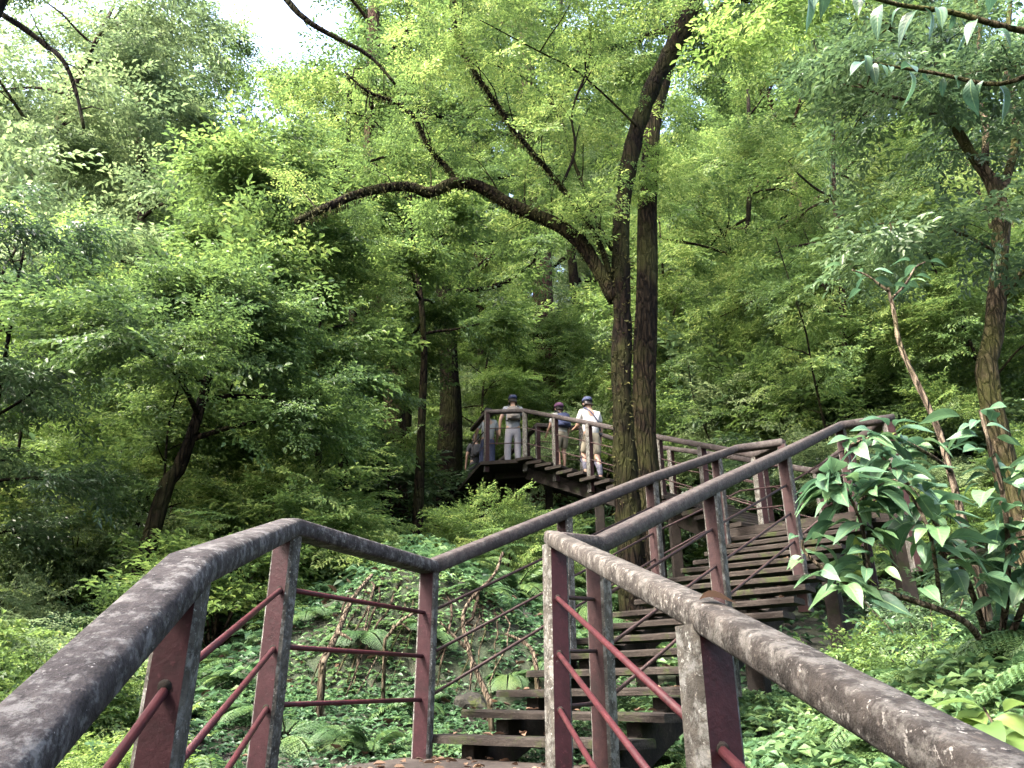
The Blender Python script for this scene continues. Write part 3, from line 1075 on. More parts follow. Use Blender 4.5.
def skin_mesh(name, joints, edges, radii, mat, root, sub=2, parent=None):
    """a continuous surface grown over a skeleton"""
    me = bpy.data.meshes.new(name + "_skel")
    names = list(joints)
    ix = {k: i for i, k in enumerate(names)}
    me.from_pydata([tuple(joints[k]) for k in names], [(ix[a], ix[b]) for a, b in edges], [])
    o = bpy.data.objects.new(name + "_tmp", me)
    COL.objects.link(o)
    o.modifiers.new("skin", 'SKIN')
    if not me.skin_vertices:
        me.skin_vertices.new()
    for k in names:
        r = radii[k]
        sv = me.skin_vertices[0].data[ix[k]]
        sv.radius = (r, r) if np.isscalar(r) else r
        sv.use_root = (k == root)
    sb = o.modifiers.new("sub", 'SUBSURF'); sb.levels = sub; sb.render_levels = sub
    bpy.context.view_layer.update()
    dg = bpy.context.evaluated_depsgraph_get()
    out = bpy.data.meshes.new_from_object(o.evaluated_get(dg))
    out.name = name
    out.materials.clear(); out.materials.append(mat)
    out.polygons.foreach_set("use_smooth", np.ones(len(out.polygons), dtype=bool))
    bpy.data.objects.remove(o); bpy.data.meshes.remove(me)
    return link(name, out, parent)


def person(label, loc, rotz, height, pose, top, bottom, shorts, hat=None, pack=None, extras=()):
    t = thing("person", label, "person", loc, rotz, "people on the bridge")
    k = height / 1.74
    a = pose
    J_ = {}
    lean = a.get("lean", .0)
    J_["pelvis"] = (0, 0, .95); J_["waist"] = (0, lean * .3, 1.10); J_["chest"] = (0, lean * .75, 1.32); J_["neck"] = (0, lean, 1.47); J_["chin"] = (a.get("hx", 0) * .4, lean + .02, 1.545)
    J_["head"] = (a.get("hx", 0), lean + .035, 1.63); J_["crown_top"] = (a.get("hx", 0), lean + .02, 1.70)
    J_["nose"] = (a.get("hx", 0) + a.get("nx", 0), lean + .13, 1.61)
    RAD = {"pelvis": (.15, .105), "waist": (.135, .095), "chest": (.16, .105), "neck": .055, "chin": .066, "head": (.078, .094), "crown_top": .06, "nose": .014}
    ED = [("pelvis", "waist"), ("waist", "chest"), ("chest", "neck"), ("neck", "chin"), ("chin", "head"), ("head", "crown_top"), ("head", "nose")]
    for s, sd in ((-1, "l"), (1, "r")):
        arm = a["arm_" + sd]; leg = a["leg_" + sd]
        J_["sh" + sd] = (s * .175, lean * .9, 1.41); J_["el" + sd] = (s * (.245 + arm[2]), lean * .8 + arm[0] * .5, 1.14); J_["wr" + sd] = (s * (.25 + arm[2]), lean * .8 + arm[0] + .04, .92 + arm[1])
        wv = np.array(J_["wr" + sd]); fa = norm2(wv - np.array(J_["el" + sd]))
        J_["pa" + sd] = tuple(wv + fa * .075)
        RAD["sh" + sd] = .062; RAD["el" + sd] = .042; RAD["wr" + sd] = .027; RAD["pa" + sd] = (.034, .018)
        ED += [("chest", "sh" + sd), ("sh" + sd, "el" + sd), ("el" + sd, "wr" + sd), ("wr" + sd, "pa" + sd)]
        for f in range(4):
            q = np.array(J_["pa" + sd]) + np.array((0, (f - 1.5) * .021, 0)) + fa * .05
            q2 = q + fa * (.042 - .006 * abs(f - 1.3)) + np.array((-s * .012, .004, 0))
            J_[f"f{f}{sd}"] = tuple(q); J_[f"g{f}{sd}"] = tuple(q2); RAD[f"f{f}{sd}"] = .009; RAD[f"g{f}{sd}"] = .007
            ED += [("pa" + sd, f"f{f}{sd}"), (f"f{f}{sd}", f"g{f}{sd}")]
        q = wv + fa * .04 + np.array((-s * .012, .045, 0)); J_["th" + sd] = tuple(q); RAD["th" + sd] = .010
        q = q + fa * .04 + np.array((0, .008, 0)); J_["tt" + sd] = tuple(q); RAD["tt" + sd] = .008
        ED += [("wr" + sd, "th" + sd), ("th" + sd, "tt" + sd)]
        kx, ky, kz, ax_, ay, az = leg
        J_["hi" + sd] = (s * .095, 0, .90); J_["kn" + sd] = (s * .105 + kx, ky, kz); J_["ca" + sd] = tuple(np.array((s * .105 + kx, ky, kz)) * .68 + np.array((s * .10 + ax_, ay, az)) * .32 - np.array((0, .02, 0)))
        J_["an" + sd] = (s * .10 + ax_, ay, az); J_["he" + sd] = (s * .10 + ax_, ay + .02, az - .05); J_["to" + sd] = (s * .115 + ax_, ay + .15, az - .06)
        RAD["hi" + sd] = .092; RAD["kn" + sd] = .06; RAD["ca" + sd] = .06; RAD["an" + sd] = .037; RAD["he" + sd] = .036; RAD["to" + sd] = .03
        ED += [("pelvis", "hi" + sd), ("hi" + sd, "kn" + sd), ("kn" + sd, "ca" + sd), ("ca" + sd, "an" + sd), ("an" + sd, "he" + sd), ("he" + sd, "to" + sd)]
    J_ = {n: np.array(p) * k for n, p in J_.items()}
    RAD = {n: (r * k if np.isscalar(r) else (r[0] * k, r[1] * k)) for n, r in RAD.items()}
    skin_mesh("body", J_, ED, RAD, SKIN, "pelvis", parent=t)
    mid = lambda p, q, f: J_[p] * (1 - f) + J_[q] * f
    # shirt
    sj = {n: J_[n] for n in ("pelvis", "waist", "chest", "shl", "shr")}
    sj["pelvis"] = J_["pelvis"] + (0, 0, -.10); sj["col"] = mid("chest", "neck", .75)
    sl = a.get("sleeve", .75)
    sj["sll"] = mid("shl", "ell", sl); sj["slr"] = mid("shr", "elr", sl)
    sr = {"pelvis": (.178 * k, .135 * k), "waist": (.165 * k, .125 * k), "chest": (.183 * k, .13 * k), "shl": .082 * k, "shr": .082 * k, "col": .075 * k, "sll": .066 * k, "slr": .066 * k}
    se = [("pelvis", "waist"), ("waist", "chest"), ("chest", "col"), ("chest", "shl"), ("chest", "shr"), ("shl", "sll"), ("shr", "slr")]
    skin_mesh("shirt", sj, se, sr, top, "pelvis", parent=t)
    bj = {"top": J_["pelvis"] + (0, 0, .10 * k), "pelvis": J_["pelvis"] + (0, 0, .0), "hil": J_["hil"] + (0, 0, -.07 * k), "hir": J_["hir"] + (0, 0, -.07 * k)}
    brr = {"top": (.150 * k, .115 * k), "pelvis": (.158 * k, .122 * k), "hil": .098 * k, "hir": .098 * k}
    be = [("top", "pelvis"), ("pelvis", "hil"), ("pelvis", "hir")]
    for sd in "lr":
        if shorts:
            bj["e" + sd] = mid("hi" + sd, "kn" + sd, .92); brr["e" + sd] = .09 * k
            be.append(("hi" + sd, "e" + sd))
        else:
            bj["kn" + sd] = J_["kn" + sd]; bj["e" + sd] = mid("kn" + sd, "an" + sd, .95); brr["kn" + sd] = .083 * k; brr["e" + sd] = .07 * k
            be += [("hi" + sd, "kn" + sd), ("kn" + sd, "e" + sd)]
    skin_mesh("shorts" if shorts else "trousers", bj, be, brr, bottom, "top", parent=t)
    for sd in "lr":
        fj = {"a": J_["he" + sd] + (0, -.03, 0), "b": J_["he" + sd] + (0, .04, -.005), "c": J_["to" + sd] + (0, .03, -.005)}
        skin_mesh("shoe", fj, [("a", "b"), ("b", "c")], {"a": .046 * k, "b": .047 * k, "c": .04 * k}, CL_SHOE, "b", 2, t)
        if a.get("socks"):
            fj = {"a": mid("kn" + sd, "an" + sd, .25), "b": J_["ca" + sd], "c": J_["an" + sd]}
            skin_mesh("sock", fj, [("a", "b"), ("b", "c")], {"a": .066 * k, "b": .067 * k, "c": .047 * k}, CL_SOCK, "b", 2, t)
    hd = J_["head"]
    # hair: a cap of hair over the back of the skull
    hj = {"a": hd + (0, -.03, -.045), "b": hd + (0, -.022, .02), "c": hd + (0, -.002, .062)}
    skin_mesh("hair", hj, [("a", "b"), ("b", "c")], {"a": (.074 * k, .06 * k), "b": (.089 * k, .085 * k), "c": (.075 * k, .08 * k)}, HAIR, "b", 2, t)
    for s in (-1, 1):
        ej = {"a": hd + (s * .082, .0, -.005), "b": hd + (s * .088, -.006, -.05)}
        skin_mesh("ear", ej, [("a", "b")], {"a": (.013, .022), "b": (.010, .014)}, SKIN, "a", 2, t)
        ey = {"a": hd + (s * .032, .088, .0), "b": hd + (s * .030, .094, .0)}
        skin_mesh("eye", ey, [("a", "b")], {"a": .010, "b": .008}, CL_BLACK, "a", 1, t)
    if hat is not None:
        mb = MB()
        mat, kind = hat
        rings = []
        c = hd + (0, -.004, .035)
        prof = [(.112, .0), (.111, .03), (.10, .065), (.07, .09), (.02, .10)]
        if kind == "brim": prof = [(.185, -.012), (.18, -.004), (.115, .006)] + prof[1:]
        vs = []; m = 18
        for r, z in prof:
            for i in range(m):
                th = 2 * math.pi * i / m
                vs.append(c + np.array((math.cos(th) * r * .92, math.sin(th) * r * 1.08, z)))
        fs = [(i * m + q, i * m + (q + 1) % m, (i + 1) * m + (q + 1) % m, (i + 1) * m + q) for i in range(len(prof) - 1) for q in range(m)]
        fs += [tuple(range((len(prof) - 1) * m, len(prof) * m)), tuple(reversed(range(m)))]
        mb.add(vs, fs, 0, True)
        ho = mb.build("hat", mat, t)
        if kind == "cap":
            mb = MB(); vs = []; n_ = 9
            for i in range(n_):
                th = math.pi * (.18 + .64 * i / (n_ - 1))
                vs += [c + np.array((math.cos(th) * .10, math.sin(th) * .115, .008)), c + np.array((math.cos(th) * .105, math.sin(th) * .195, -.012))]
            nv = len(vs)
            vs += [v - np.array((0, 0, .008)) for v in vs]
            fs = [(2 * i, 2 * i + 1, 2 * i + 3, 2 * i + 2) for i in range(n_ - 1)] + [(nv + 2 * i, nv + 2 * i + 2, nv + 2 * i + 3, nv + 2 * i + 1) for i in range(n_ - 1)]
            fs += [(2 * i + 1, nv + 2 * i + 1, nv + 2 * i + 3, 2 * i + 3) for i in range(n_ - 1)]
            mb.add(vs, fs, 0, True)
            mb.build("peak", mat, ho)
    if pack is not None:
        bc = J_["chest"] + (0, -.19, -.07)
        pj = {"a": bc + (0, .0, -.15), "b": bc, "c": bc + (0, .03, .15)}
        pk = skin_mesh("backpack", pj, [("a", "b"), ("b", "c")], {"a": (.155, .10), "b": (.165, .105), "c": (.12, .075)}, pack, "b", 2, t)
        skin_mesh("pocket", {"a": bc + (0, -.09, -.14), "b": bc + (0, -.085, -.02)}, [("a", "b")], {"a": (.10, .045), "b": (.10, .04)}, pack, "a", 2, pk)
        for s in (-1, 1):
            mb = MB()
            mb.tube(smooth_path([bc + (s * .09, .05, .16), J_["chest"] + (s * .11, -.05, .17), J_["chest"] + (s * .115, .10, .12), J_["chest"] + (s * .13, .14, -.05), J_["waist"] + (s * .16, .0, .05), bc + (s * .12, .05, -.15)], 3), .018, 6)
            mb.build("strap", CL_BLACK, pk)
    for ex in extras:
        if ex == "bag":
            bc = J_["pelvis"] + (.20, .02, .02)
            bg = skin_mesh("shoulder_bag", {"a": bc + (0, 0, -.05), "b": bc + (0, 0, .06)}, [("a", "b")], {"a": (.055, .09), "b": (.05, .08)}, CL_BLACK, "a", 2, t)
            mb = MB(); mb.tube(smooth_path([bc + (0, -.03, .07), J_["chest"] + (.10, -.155, -.12), J_["chest"] + (-.06, -.15, .08), J_["shl"] + (.05, -.03, .085), J_["chest"] + (-.05, .15, .05), bc + (0, .06, .08)], 3), .012, 6)
            mb.build("strap", CL_NAVY, bg)
        if ex == "phone":
            pass
    return t


ST = dict(arm_l=(.02, 0, .0), arm_r=(.02, 0, .0), leg_l=(0, .02, .50, 0, 0, .08), leg_r=(0, .02, .50, 0, 0, .08))
def pose(**kw): d = dict(ST); d.update(kw); return d

person("man in a white shirt, dark cap and khaki shorts, black bag at his hip", (1.56, 14.2, 4.19), R(18), 1.76,
       pose(leg_l=(0, .16, .56, 0, .10, .24), leg_r=(0, .0, .48, .01, -.12, .085), arm_l=(.22, .22, -.02), arm_r=(.03, .02, .0), lean=.05, hx=-.02, socks=True), CL_WHITE, CL_KHAKI, True,
       (CL_NAVY, "cap"), None, ("bag",))
person("person with purple cap, navy backpack over a white top and beige shorts", (1.05, 15.25, 4.72), R(24), 1.50,
       pose(leg_l=(0, .05, .50, 0, -.05, .085), leg_r=(0, .12, .54, 0, .08, .17), arm_l=(.18, .1, .0), arm_r=(.1, .03, .02), lean=.08), CL_WHITE, CL_KHAKI, True,
       (CL_PURPLE, "cap"), CL_BLUE)
person("man in grey shirt and long grey trousers with cap and taupe backpack", (.02, 16.0, 4.95), R(5), 1.74,
       pose(arm_l=(-.02, .02, .04), arm_r=(.02, .02, .05), leg_l=(-.01, .02, .5, -.01, -.02, .085), leg_r=(.01, .08, .51, .02, .06, .085), sleeve=.6), CL_GREY, CL_PANTS, False,
       (CL_NAVY, "cap"), CL_TAN)
person("person in a pale blue shirt and brimmed dark hat, nearest the bridge's left end", (-.56, 16.7, 4.95), R(15), 1.68,
       pose(arm_l=(.1, .1, .02), arm_r=(.12, .1, .02), leg_l=(0, .1, .52, 0, .05, .085), leg_r=(0, 0, .48, 0, -.1, .085)), CL_PALEBLUE, CL_NAVY, False, (CL_BLACK, "brim"))
person("dimly seen person in dark clothes beyond the bridge's left bend", (-.92, 18.6, 4.98), R(20), 1.66,
       pose(leg_l=(0, .1, .52, 0, .05, .085), leg_r=(0, 0, .48, 0, -.1, .085)), CL_BLACK, CL_BLACK, False, None, CL_BLACK)
# ================================================================== VEGETATION
vr = np.random.RandomState(5)

# ---- the forked mossy tree beside the stairs
FY = 9.4
base = at(634, 560, FY); base[2] = tz(base[0], base[1]) - .1
rel = lambda u, v, Y: at(u, v, Y) - base
ft = thing("forked_tree", "dark mossy tree leaning right with one long crooked branch arching left", "tree", base)
w = MB(); rg = np.random.RandomState(40)
stem = smooth_path([np.array((0, 0, -.3)), rel(630, 540, FY), rel(626, 470, FY), rel(622, 400, FY), rel(622, 320, FY), rel(621, 250, FY), rel(625, 190, FY), rel(637, 130, FY), rel(657, 78, FY - .1), rel(684, 28, FY - .3), rel(704, -30, FY - .5), rel(716, -110, FY - .6)], 4)
w.tube(stem, lerp_list([.21, .165, .145, .135, .13, .125, .125, .13, .135, .14, .12, .09], len(stem)), 12, rng=rg, lump=.17)
w.build("trunk", BARK_DARK, ft)
BR = [
    ("branch", [(615, 300, FY), (600, 272, FY), (578, 240, FY - .1), (552, 222, FY - .2), (515, 207, FY - .3), (478, 186, FY - .4), (452, 183, FY - .45), (430, 193, FY - .55), (405, 186, FY - .7), (365, 192, FY - .9), (330, 206, FY - 1.1), (296, 222, FY - 1.3)], .108, .045),
    ("branch", [(462, 188, FY - .4), (447, 168, FY - .4), (428, 146, FY - .5), (415, 118, FY - .6), (395, 102, FY - .7), (368, 92, FY - .9), (345, 72, FY - 1)], .042, .015),
    ("branch", [(612, 282, FY), (598, 240, FY - .2), (560, 185, FY - .5), (522, 140, FY - .8), (490, 95, FY - 1), (468, 60, FY - 1.1), (455, 20, FY - 1.2), (452, -30, FY - 1.2)], .042, .018),
    ("branch", [(612, 250, FY), (594, 215, FY + .2), (575, 165, FY + .3), (556, 110, FY + .4), (520, 75, FY + .4), (470, 58, FY + .3)], .032, .012),
    ("branch", [(560, 190, FY - .5), (575, 150, FY - .5), (572, 110, FY - .6), (590, 60, FY - .6), (588, 10, FY - .7)], .022, .01),
    ("branch", [(640, 130, FY - .1), (610, 100, FY - .3), (575, 70, FY - .5), (540, 52, FY - .8), (480, 20, FY - 1)], .018, .008),
]
moss_src = [(stem, .13)]
fpos, fyaw, fpit, fsc, ftint = [], [], [], [], []
for nm, pts, r0, r1 in BR:
    pth = smooth_path([rel(*q) for q in pts], 3)
    w = MB(); w.tube(pth, lerp_list([r0, r0 * .85, (r0 + r1) / 2, r1], len(pth)), 9, rng=rg, lump=.12)
    tw = []
    for q in range(3, len(pth), 2):
        d = pth[q] - pth[q - 1]
        for s in (-1, 1):
            if rg.rand() < (.30 if r0 > .1 else .55):
                dd = np.cross(d, (0, 0, 1)) * s + d * rg.uniform(-.2, .8) + np.array((0, 0, rg.uniform(.02, .5)))
                tp = limb_path(rg, pth[q], dd / np.linalg.norm(dd), rg.uniform(.5, 1.3), 4, -.02, .22)
                w.tube(tp, [.012, .010, .008, .006, .004], 4, cap=False)
                tw.append(tp)
    w.build(nm, BARK_MOSSY if r0 > .05 else BARK_DARK, ft)
    if r0 > .03 and r0 != .032: moss_src.append((pth, (r0 + r1) / 2))
    for tp in tw:
        b = rg.uniform(.2, .8)
        for q in (2, 3, 4):
            for _ in range(2):
                fpos.append(tp[q] + rg.normal(0, .1, 3)); fyaw.append(math.atan2(-(tp[q] - tp[q - 1])[0], (tp[q] - tp[q - 1])[1]) + rg.uniform(-1, 1))
                fpit.append(rg.normal(-.2, .3)); fsc.append(rg.uniform(.35, .6)); ftint.append(b)
# upper foliage of this tree: sprays hung on the fine twigs above
for _ in range(400):
    u, v = rg.uniform(330, 760), rg.uniform(-190, 120)
    if u < 400 and v < 75: continue
    dY = rg.uniform(-1.8, 2.4)
    if v > 35 + 60 * math.sin((u - 330) / 430 * math.pi) or (v > 5 and dY < .4 and rg.rand() < .8): continue
    p = rel(u, v, FY + dY)
    b = rg.uniform(.2, .9)
    for _ in range(3):
        fpos.append(p + rg.normal(0, .22, 3)); fyaw.append(rg.uniform(0, 6.28)); fpit.append(rg.normal(-.2, .3)); fsc.append(rg.uniform(.4, .75)); ftint.append(b)
link("crown", crown_mesh("crown", rg, fpos, fyaw, fpit, fsc, SPR_FINE, LEAF_MID, LEAF4, np.array(ftint)), ft)
# moss fringe
mp, md, ml = [], [], []
for pth, r in moss_src:
    for i in range(len(pth) - 1):
        if pth is stem and pth[i][2] > 5.5: continue
        L_ = np.linalg.norm(pth[i + 1] - pth[i]); n_ = int(L_ * (150 if pth is stem else 260))
        t = pth[i + 1] - pth[i]; t /= np.linalg.norm(t)
        a = np.cross(t, (.3, .2, .9)); a /= np.linalg.norm(a); b = np.cross(t, a)
        for _ in range(n_):
            th = rg.uniform(0, 6.28); o = a * math.cos(th) + b * math.sin(th)
            mp.append(pth[i] + t * L_ * rg.rand() + o * r * .95); md.append(o * .7 + np.array((0, 0, -1.0 if pth is not stem else -.5)) + rg.normal(0, .35, 3)); ml.append(rg.uniform(.03, .10) if pth is stem else rg.uniform(.025, .09))
mp, md, ml = np.array(mp), np.array(md), np.array(ml)
Vv, Ff, nf = leaf_arrays(LEAF4, mp, frames(md, rg.normal(0, 1, md.shape)), ml, ml * .22)
link("moss", np_mesh("moss", Vv, Ff, MOSS_M, np.repeat(rg.uniform(0, 1, len(mp)), nf)), ft)

# ---- the straight trunk right behind it
b2 = at(648, 560, 10.3); b2[2] = tz(b2[0], b2[1])
r2 = lambda u, v, Y: at(u, v, Y) - b2
tp_ = tree_parts(51, 12, .20, .78, 9, 2.6, per_end=4, sprays=SPR, bark=BARK_MOSSY, path=[np.array((0, 0, -.4)), r2(645, 470, 10.3), r2(644, 380, 10.3), r2(647, 280, 10.35), r2(648, 190, 10.4), r2(655, 110, 10.5), r2(672, 50, 10.6), r2(690, -30, 10.7), r2(700, -140, 10.8)], top_r=.6)
bt = tree_thing("broadleaf_tree", "straight mossy brown trunk standing close behind the crooked forked tree", "tree", tp_, b2)
ep, ey, epi, es = [], [], [], []
for u, v, n_ in ((640, 165, 16), (655, 185, 10), (668, 120, 8)):
    for _ in range(n_):
        ep.append(r2(u, v, 10.0) + vr.normal(0, .16, 3)); ey.append(vr.uniform(0, 6.28)); epi.append(vr.normal(-.35, .3)); es.append(vr.uniform(.4, .8))
link("epiphyte", crown_mesh("epiphyte", vr, ep, ey, epi, es, SPR_PINN, LEAF_LIME), bt)


# ---- hand-placed trunks of the middle distance
def trunk_tree(seed, name, label, foot, path_px, r0, bark, sprays, mat, first=.5, n_limb=10, limb=2.6, top=.5, per_end=5, group=None, spray_len=.8, tint=(.25, .75), rise=.35, cat="tree"):
    u, v, Y = foot
    b = at(u, v, Y); b[2] = tz(b[0], b[1])
    pth = [np.array((0, 0, -.5))] + [at(a, c, Y + d) - b for a, c, d in path_px]
    H = pth[-1][2]
    pr = tree_parts(seed, H, r0, first, n_limb, limb, per_end=per_end, sprays=sprays, leafmat=mat, bark=bark, path=pth, top_r=top, spray_len=spray_len, tint=tint, rise=rise)
    return tree_thing(name, label, cat, pr, b, 0, group)


trunk_tree(61, "broadleaf_tree", "thick dark trunk just left of the bridge, leafy epiphytes at its top", (450, 465, 19), [(450, 420, 0), (449, 360, 0), (446, 310, 0), (440, 262, 0), (432, 200, .2), (425, 110, .5), (425, 20, .6), (420, -60, .6)], .31, BARK_DARK, SPR, LEAF_MID, .42, 14, 3.8, .45, 3, spray_len=.9)
trunk_tree(62, "broadleaf_tree", "tall leaning trunk with peeling brown bark, left of the thick dark trunk", (398, 452, 18.5), [(394, 400, 0), (386, 340, 0), (377, 285, 0), (371, 210, 0), (371, 150, 0), (373, 80, 0), (374, 0, 0), (374, -80, 0)], .29, BARK_RED, SPR, LEAF_MID, .55, 11, 3.4, .6, 3, spray_len=.9)
trunk_tree(63, "cedar_tree", "broad straight brown trunk rising behind the people on the bridge", (547, 450, 23), [(547, 400, 0), (545, 340, 0), (541, 260, 0), (538, 200, 0), (530, 110, 0), (526, 30, 0), (524, -70, 0)], .44, BARK_RED, SPR_FINE, LEAF_MID, .5, 12, 4.0, .6, 3, spray_len=1.0)
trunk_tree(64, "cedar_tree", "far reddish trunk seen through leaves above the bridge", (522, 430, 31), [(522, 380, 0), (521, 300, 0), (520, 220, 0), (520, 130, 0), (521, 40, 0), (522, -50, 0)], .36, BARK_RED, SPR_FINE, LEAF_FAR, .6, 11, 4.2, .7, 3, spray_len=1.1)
trunk_tree(65, "sapling", "thin black-stemmed sapling on the left between the landing and the forest", (319, 480, 11.5), [(319, 450, 0), (320, 400, 0), (320, 330, 0), (318, 270, 0), (316, 250, 0), (319, 230, 0)], .06, BARK_DARK, SPR_FINE, LEAF_MID, .5, 9, 1.2, .3, 2, spray_len=.6, rise=.3)
trunk_tree(66, "sapling", "slim mossy stem with a small side branch, right before the thick dark trunk", (421, 475, 14.5), [(421, 440, 0), (423, 390, 0), (424, 350, 0), (421, 300, 0), (414, 250, .2), (410, 190, .3)], .10, BARK_MOSSY, SPR, LEAF_MID, .55, 9, 1.8, .4, 5, spray_len=.7)
trunk_tree(67, "broadleaf_tree", "curved dark mossy sapling trunk leaning right in the left understorey", (277, 470, 11), [(272, 430, 0), (262, 390, 0), (254, 350, 0), (250, 310, 0), (252, 260, .2), (258, 200, .3)], .085, BARK_MOSSY, SPR, LEAF_MID, .5, 11, 1.9, .4, 5, spray_len=.75)
trunk_tree(68, "broadleaf_tree", "leaning mossy stem low on the left, slanting to the right", (140, 535, 8.5), [(160, 505, 0), (178, 470, 0), (190, 440, 0), (202, 400, .1), (215, 350, .3), (222, 300, .4)], .10, BARK_MOSSY, SPR_FINE, LEAF_MID, .55, 10, 1.6, .4, 5, spray_len=.65)
trunk_tree(69, "broadleaf_tree", "grey slender trunk in the middle of the left forest", (140, 440, 17), [(140, 400, 0), (141, 350, 0), (143, 300, 0), (142, 240, 0), (140, 170, 0), (138, 90, 0)], .16, BARK, SPR, LEAF_FAR, .5, 12, 2.8, .5, 3, spray_len=.9)
trunk_tree(70, "broadleaf_tree", "thin dark trunk on the slope right of the forked tree", (745, 420, 16), [(744, 390, 0), (742, 350, 0), (743, 300, 0), (747, 240, 0), (750, 170, .2), (748, 90, .4)], .12, BARK_DARK, SPR_FINE, LEAF_MID, .45, 12, 2.8, .4, 3, spray_len=.8, tint=(.35, .95))
trunk_tree(71, "broadleaf_tree", "slim trunk on the slope above the upper landing's corner", (848, 400, 13.5), [(846, 370, 0), (843, 330, 0), (842, 280, 0), (836, 220, .1), (833, 150, .2), (835, 80, .3)], .09, BARK, SPR_FINE, LEAF_MID, .45, 12, 2.6, .4, 3, spray_len=.75, tint=(.3, .9))
trunk_tree(72, "broadleaf_tree", "two-toned trunk behind the hikers, right of the broad brown trunk", (575, 440, 26), [(577, 400, 0), (578, 350, 0), (574, 280, 0), (566, 200, 0), (560, 100, 0), (560, 0, 0)], .25, BARK_DARK, SPR, LEAF_MID, .5, 10, 3.4, .5, 3, spray_len=1.0)

trunk_tree(73, "broadleaf_tree", "dark straight trunk between the leaning peeling trunk and the thick dark trunk", (405, 455, 21), [(405, 400, 0), (403, 340, 0), (404, 280, 0), (408, 200, 0), (410, 100, 0), (408, 0, 0)], .20, BARK_DARK, SPR, LEAF_MID, .6, 8, 2.8, .6, 3, spray_len=.9)
trunk_tree(74, "broadleaf_tree", "dark slanting trunk left of the leaning peeling trunk", (345, 462, 15), [(348, 420, 0), (352, 370, 0), (353, 310, 0), (350, 250, 0), (347, 170, 0), (350, 80, 0)], .13, BARK_DARK, SPR_FINE, LEAF_MID, .6, 9, 2.2, .5, 3, spray_len=.8)
trunk_tree(75, "broadleaf_tree", "tall mossy trunk directly behind the bridge's left bend", (478, 430, 27), [(479, 390, 0), (481, 340, 0), (480, 280, 0), (476, 200, 0), (474, 100, 0), (476, -20, 0)], .26, BARK_MOSSY, SPR, LEAF_MID, .6, 9, 3.0, .6, 3, spray_len=1.0)

# ---- the pale forked tree at the right edge
rb = at(993, 430, 6.6); rb[2] = tz(rb[0], rb[1])
rr = lambda u, v, Y: at(u, v, Y) - rb
et = thing("forked_tree", "pale mossy tree at the right edge, forking into many crooked limbs overhead", "tree", rb)
w = MB()
tpth = smooth_path([np.array((0, 0, -.4)), rr(991, 400, 6.6), rr(993, 340, 6.6), rr(999, 270, 6.6), rr(1001, 215, 6.6), rr(992, 178, 6.6)], 4)
w.tube(tpth, lerp_list([.12, .095, .085, .082, .085, .08], len(tpth)), 10, rng=vr, lump=.12)
w.build("trunk", BARK_PALE, et)
fpos, fyaw, fpit, fsc = [], [], [], []
for pts, r0, r1 in (
        ([(996, 185, 6.6), (970, 152, 6.6), (950, 118, 6.5), (936, 90, 6.4), (925, 60, 6.2), (905, 38, 6.0), (880, 20, 5.8), (850, -20, 5.7)], .062, .015),
        ([(950, 118, 6.5), (925, 112, 6.3), (905, 100, 6.1), (880, 95, 5.9), (858, 84, 5.8)], .028, .008),
        ([(999, 200, 6.6), (1012, 160, 6.7), (1016, 110, 6.8), (1005, 60, 6.9), (1010, 0, 7), (1000, -60, 7)], .05, .02),
        ([(985, 165, 6.6), (985, 120, 6.9), (972, 80, 7.1), (980, 30, 7.3), (970, -30, 7.4)], .04, .012),
        ([(940, 95, 6.4), (965, 76, 6.2), (1000, 70, 6.0), (1040, 60, 5.8)], .025, .01),
        ([(1000, 255, 6.6), (965, 235, 6.3), (930, 225, 6.1), (890, 222, 5.9)], .02, .007),
        ([(1001, 300, 6.6), (1030, 262, 6.4), (1060, 240, 6.3)], .03, .015)):
    pth = smooth_path([rr(*q) for q in pts], 3)
    w = MB(); w.tube(pth, lerp_list([r0, r1], len(pth)), 8, rng=vr, lump=.13)
    for q in range(3, len(pth), 2):
        for s in (-1, 1):
            if vr.rand() < .7:
                d = pth[q] - pth[q - 1]; dd = np.cross(d, (0, 0, 1)) * s + d * vr.uniform(0, .9)
                t_ = limb_path(vr, pth[q], dd / np.linalg.norm(dd), vr.uniform(.35, .9), 4, -.02, .25)
                w.tube(t_, [.010, .008, .007, .005, .004], 4, cap=False)
                for z in (2, 3, 4):
                    for _ in range(2):
                        fpos.append(t_[z] + vr.normal(0, .08, 3)); fyaw.append(vr.uniform(0, 6.28)); fpit.append(vr.normal(-.3, .3)); fsc.append(vr.uniform(.35, .65))
    w.build("branch", BARK_PALE, et)
link("crown", crown_mesh("crown", vr, fpos, fyaw, fpit, fsc, SPR, LEAF_DARK, LEAF6), et)

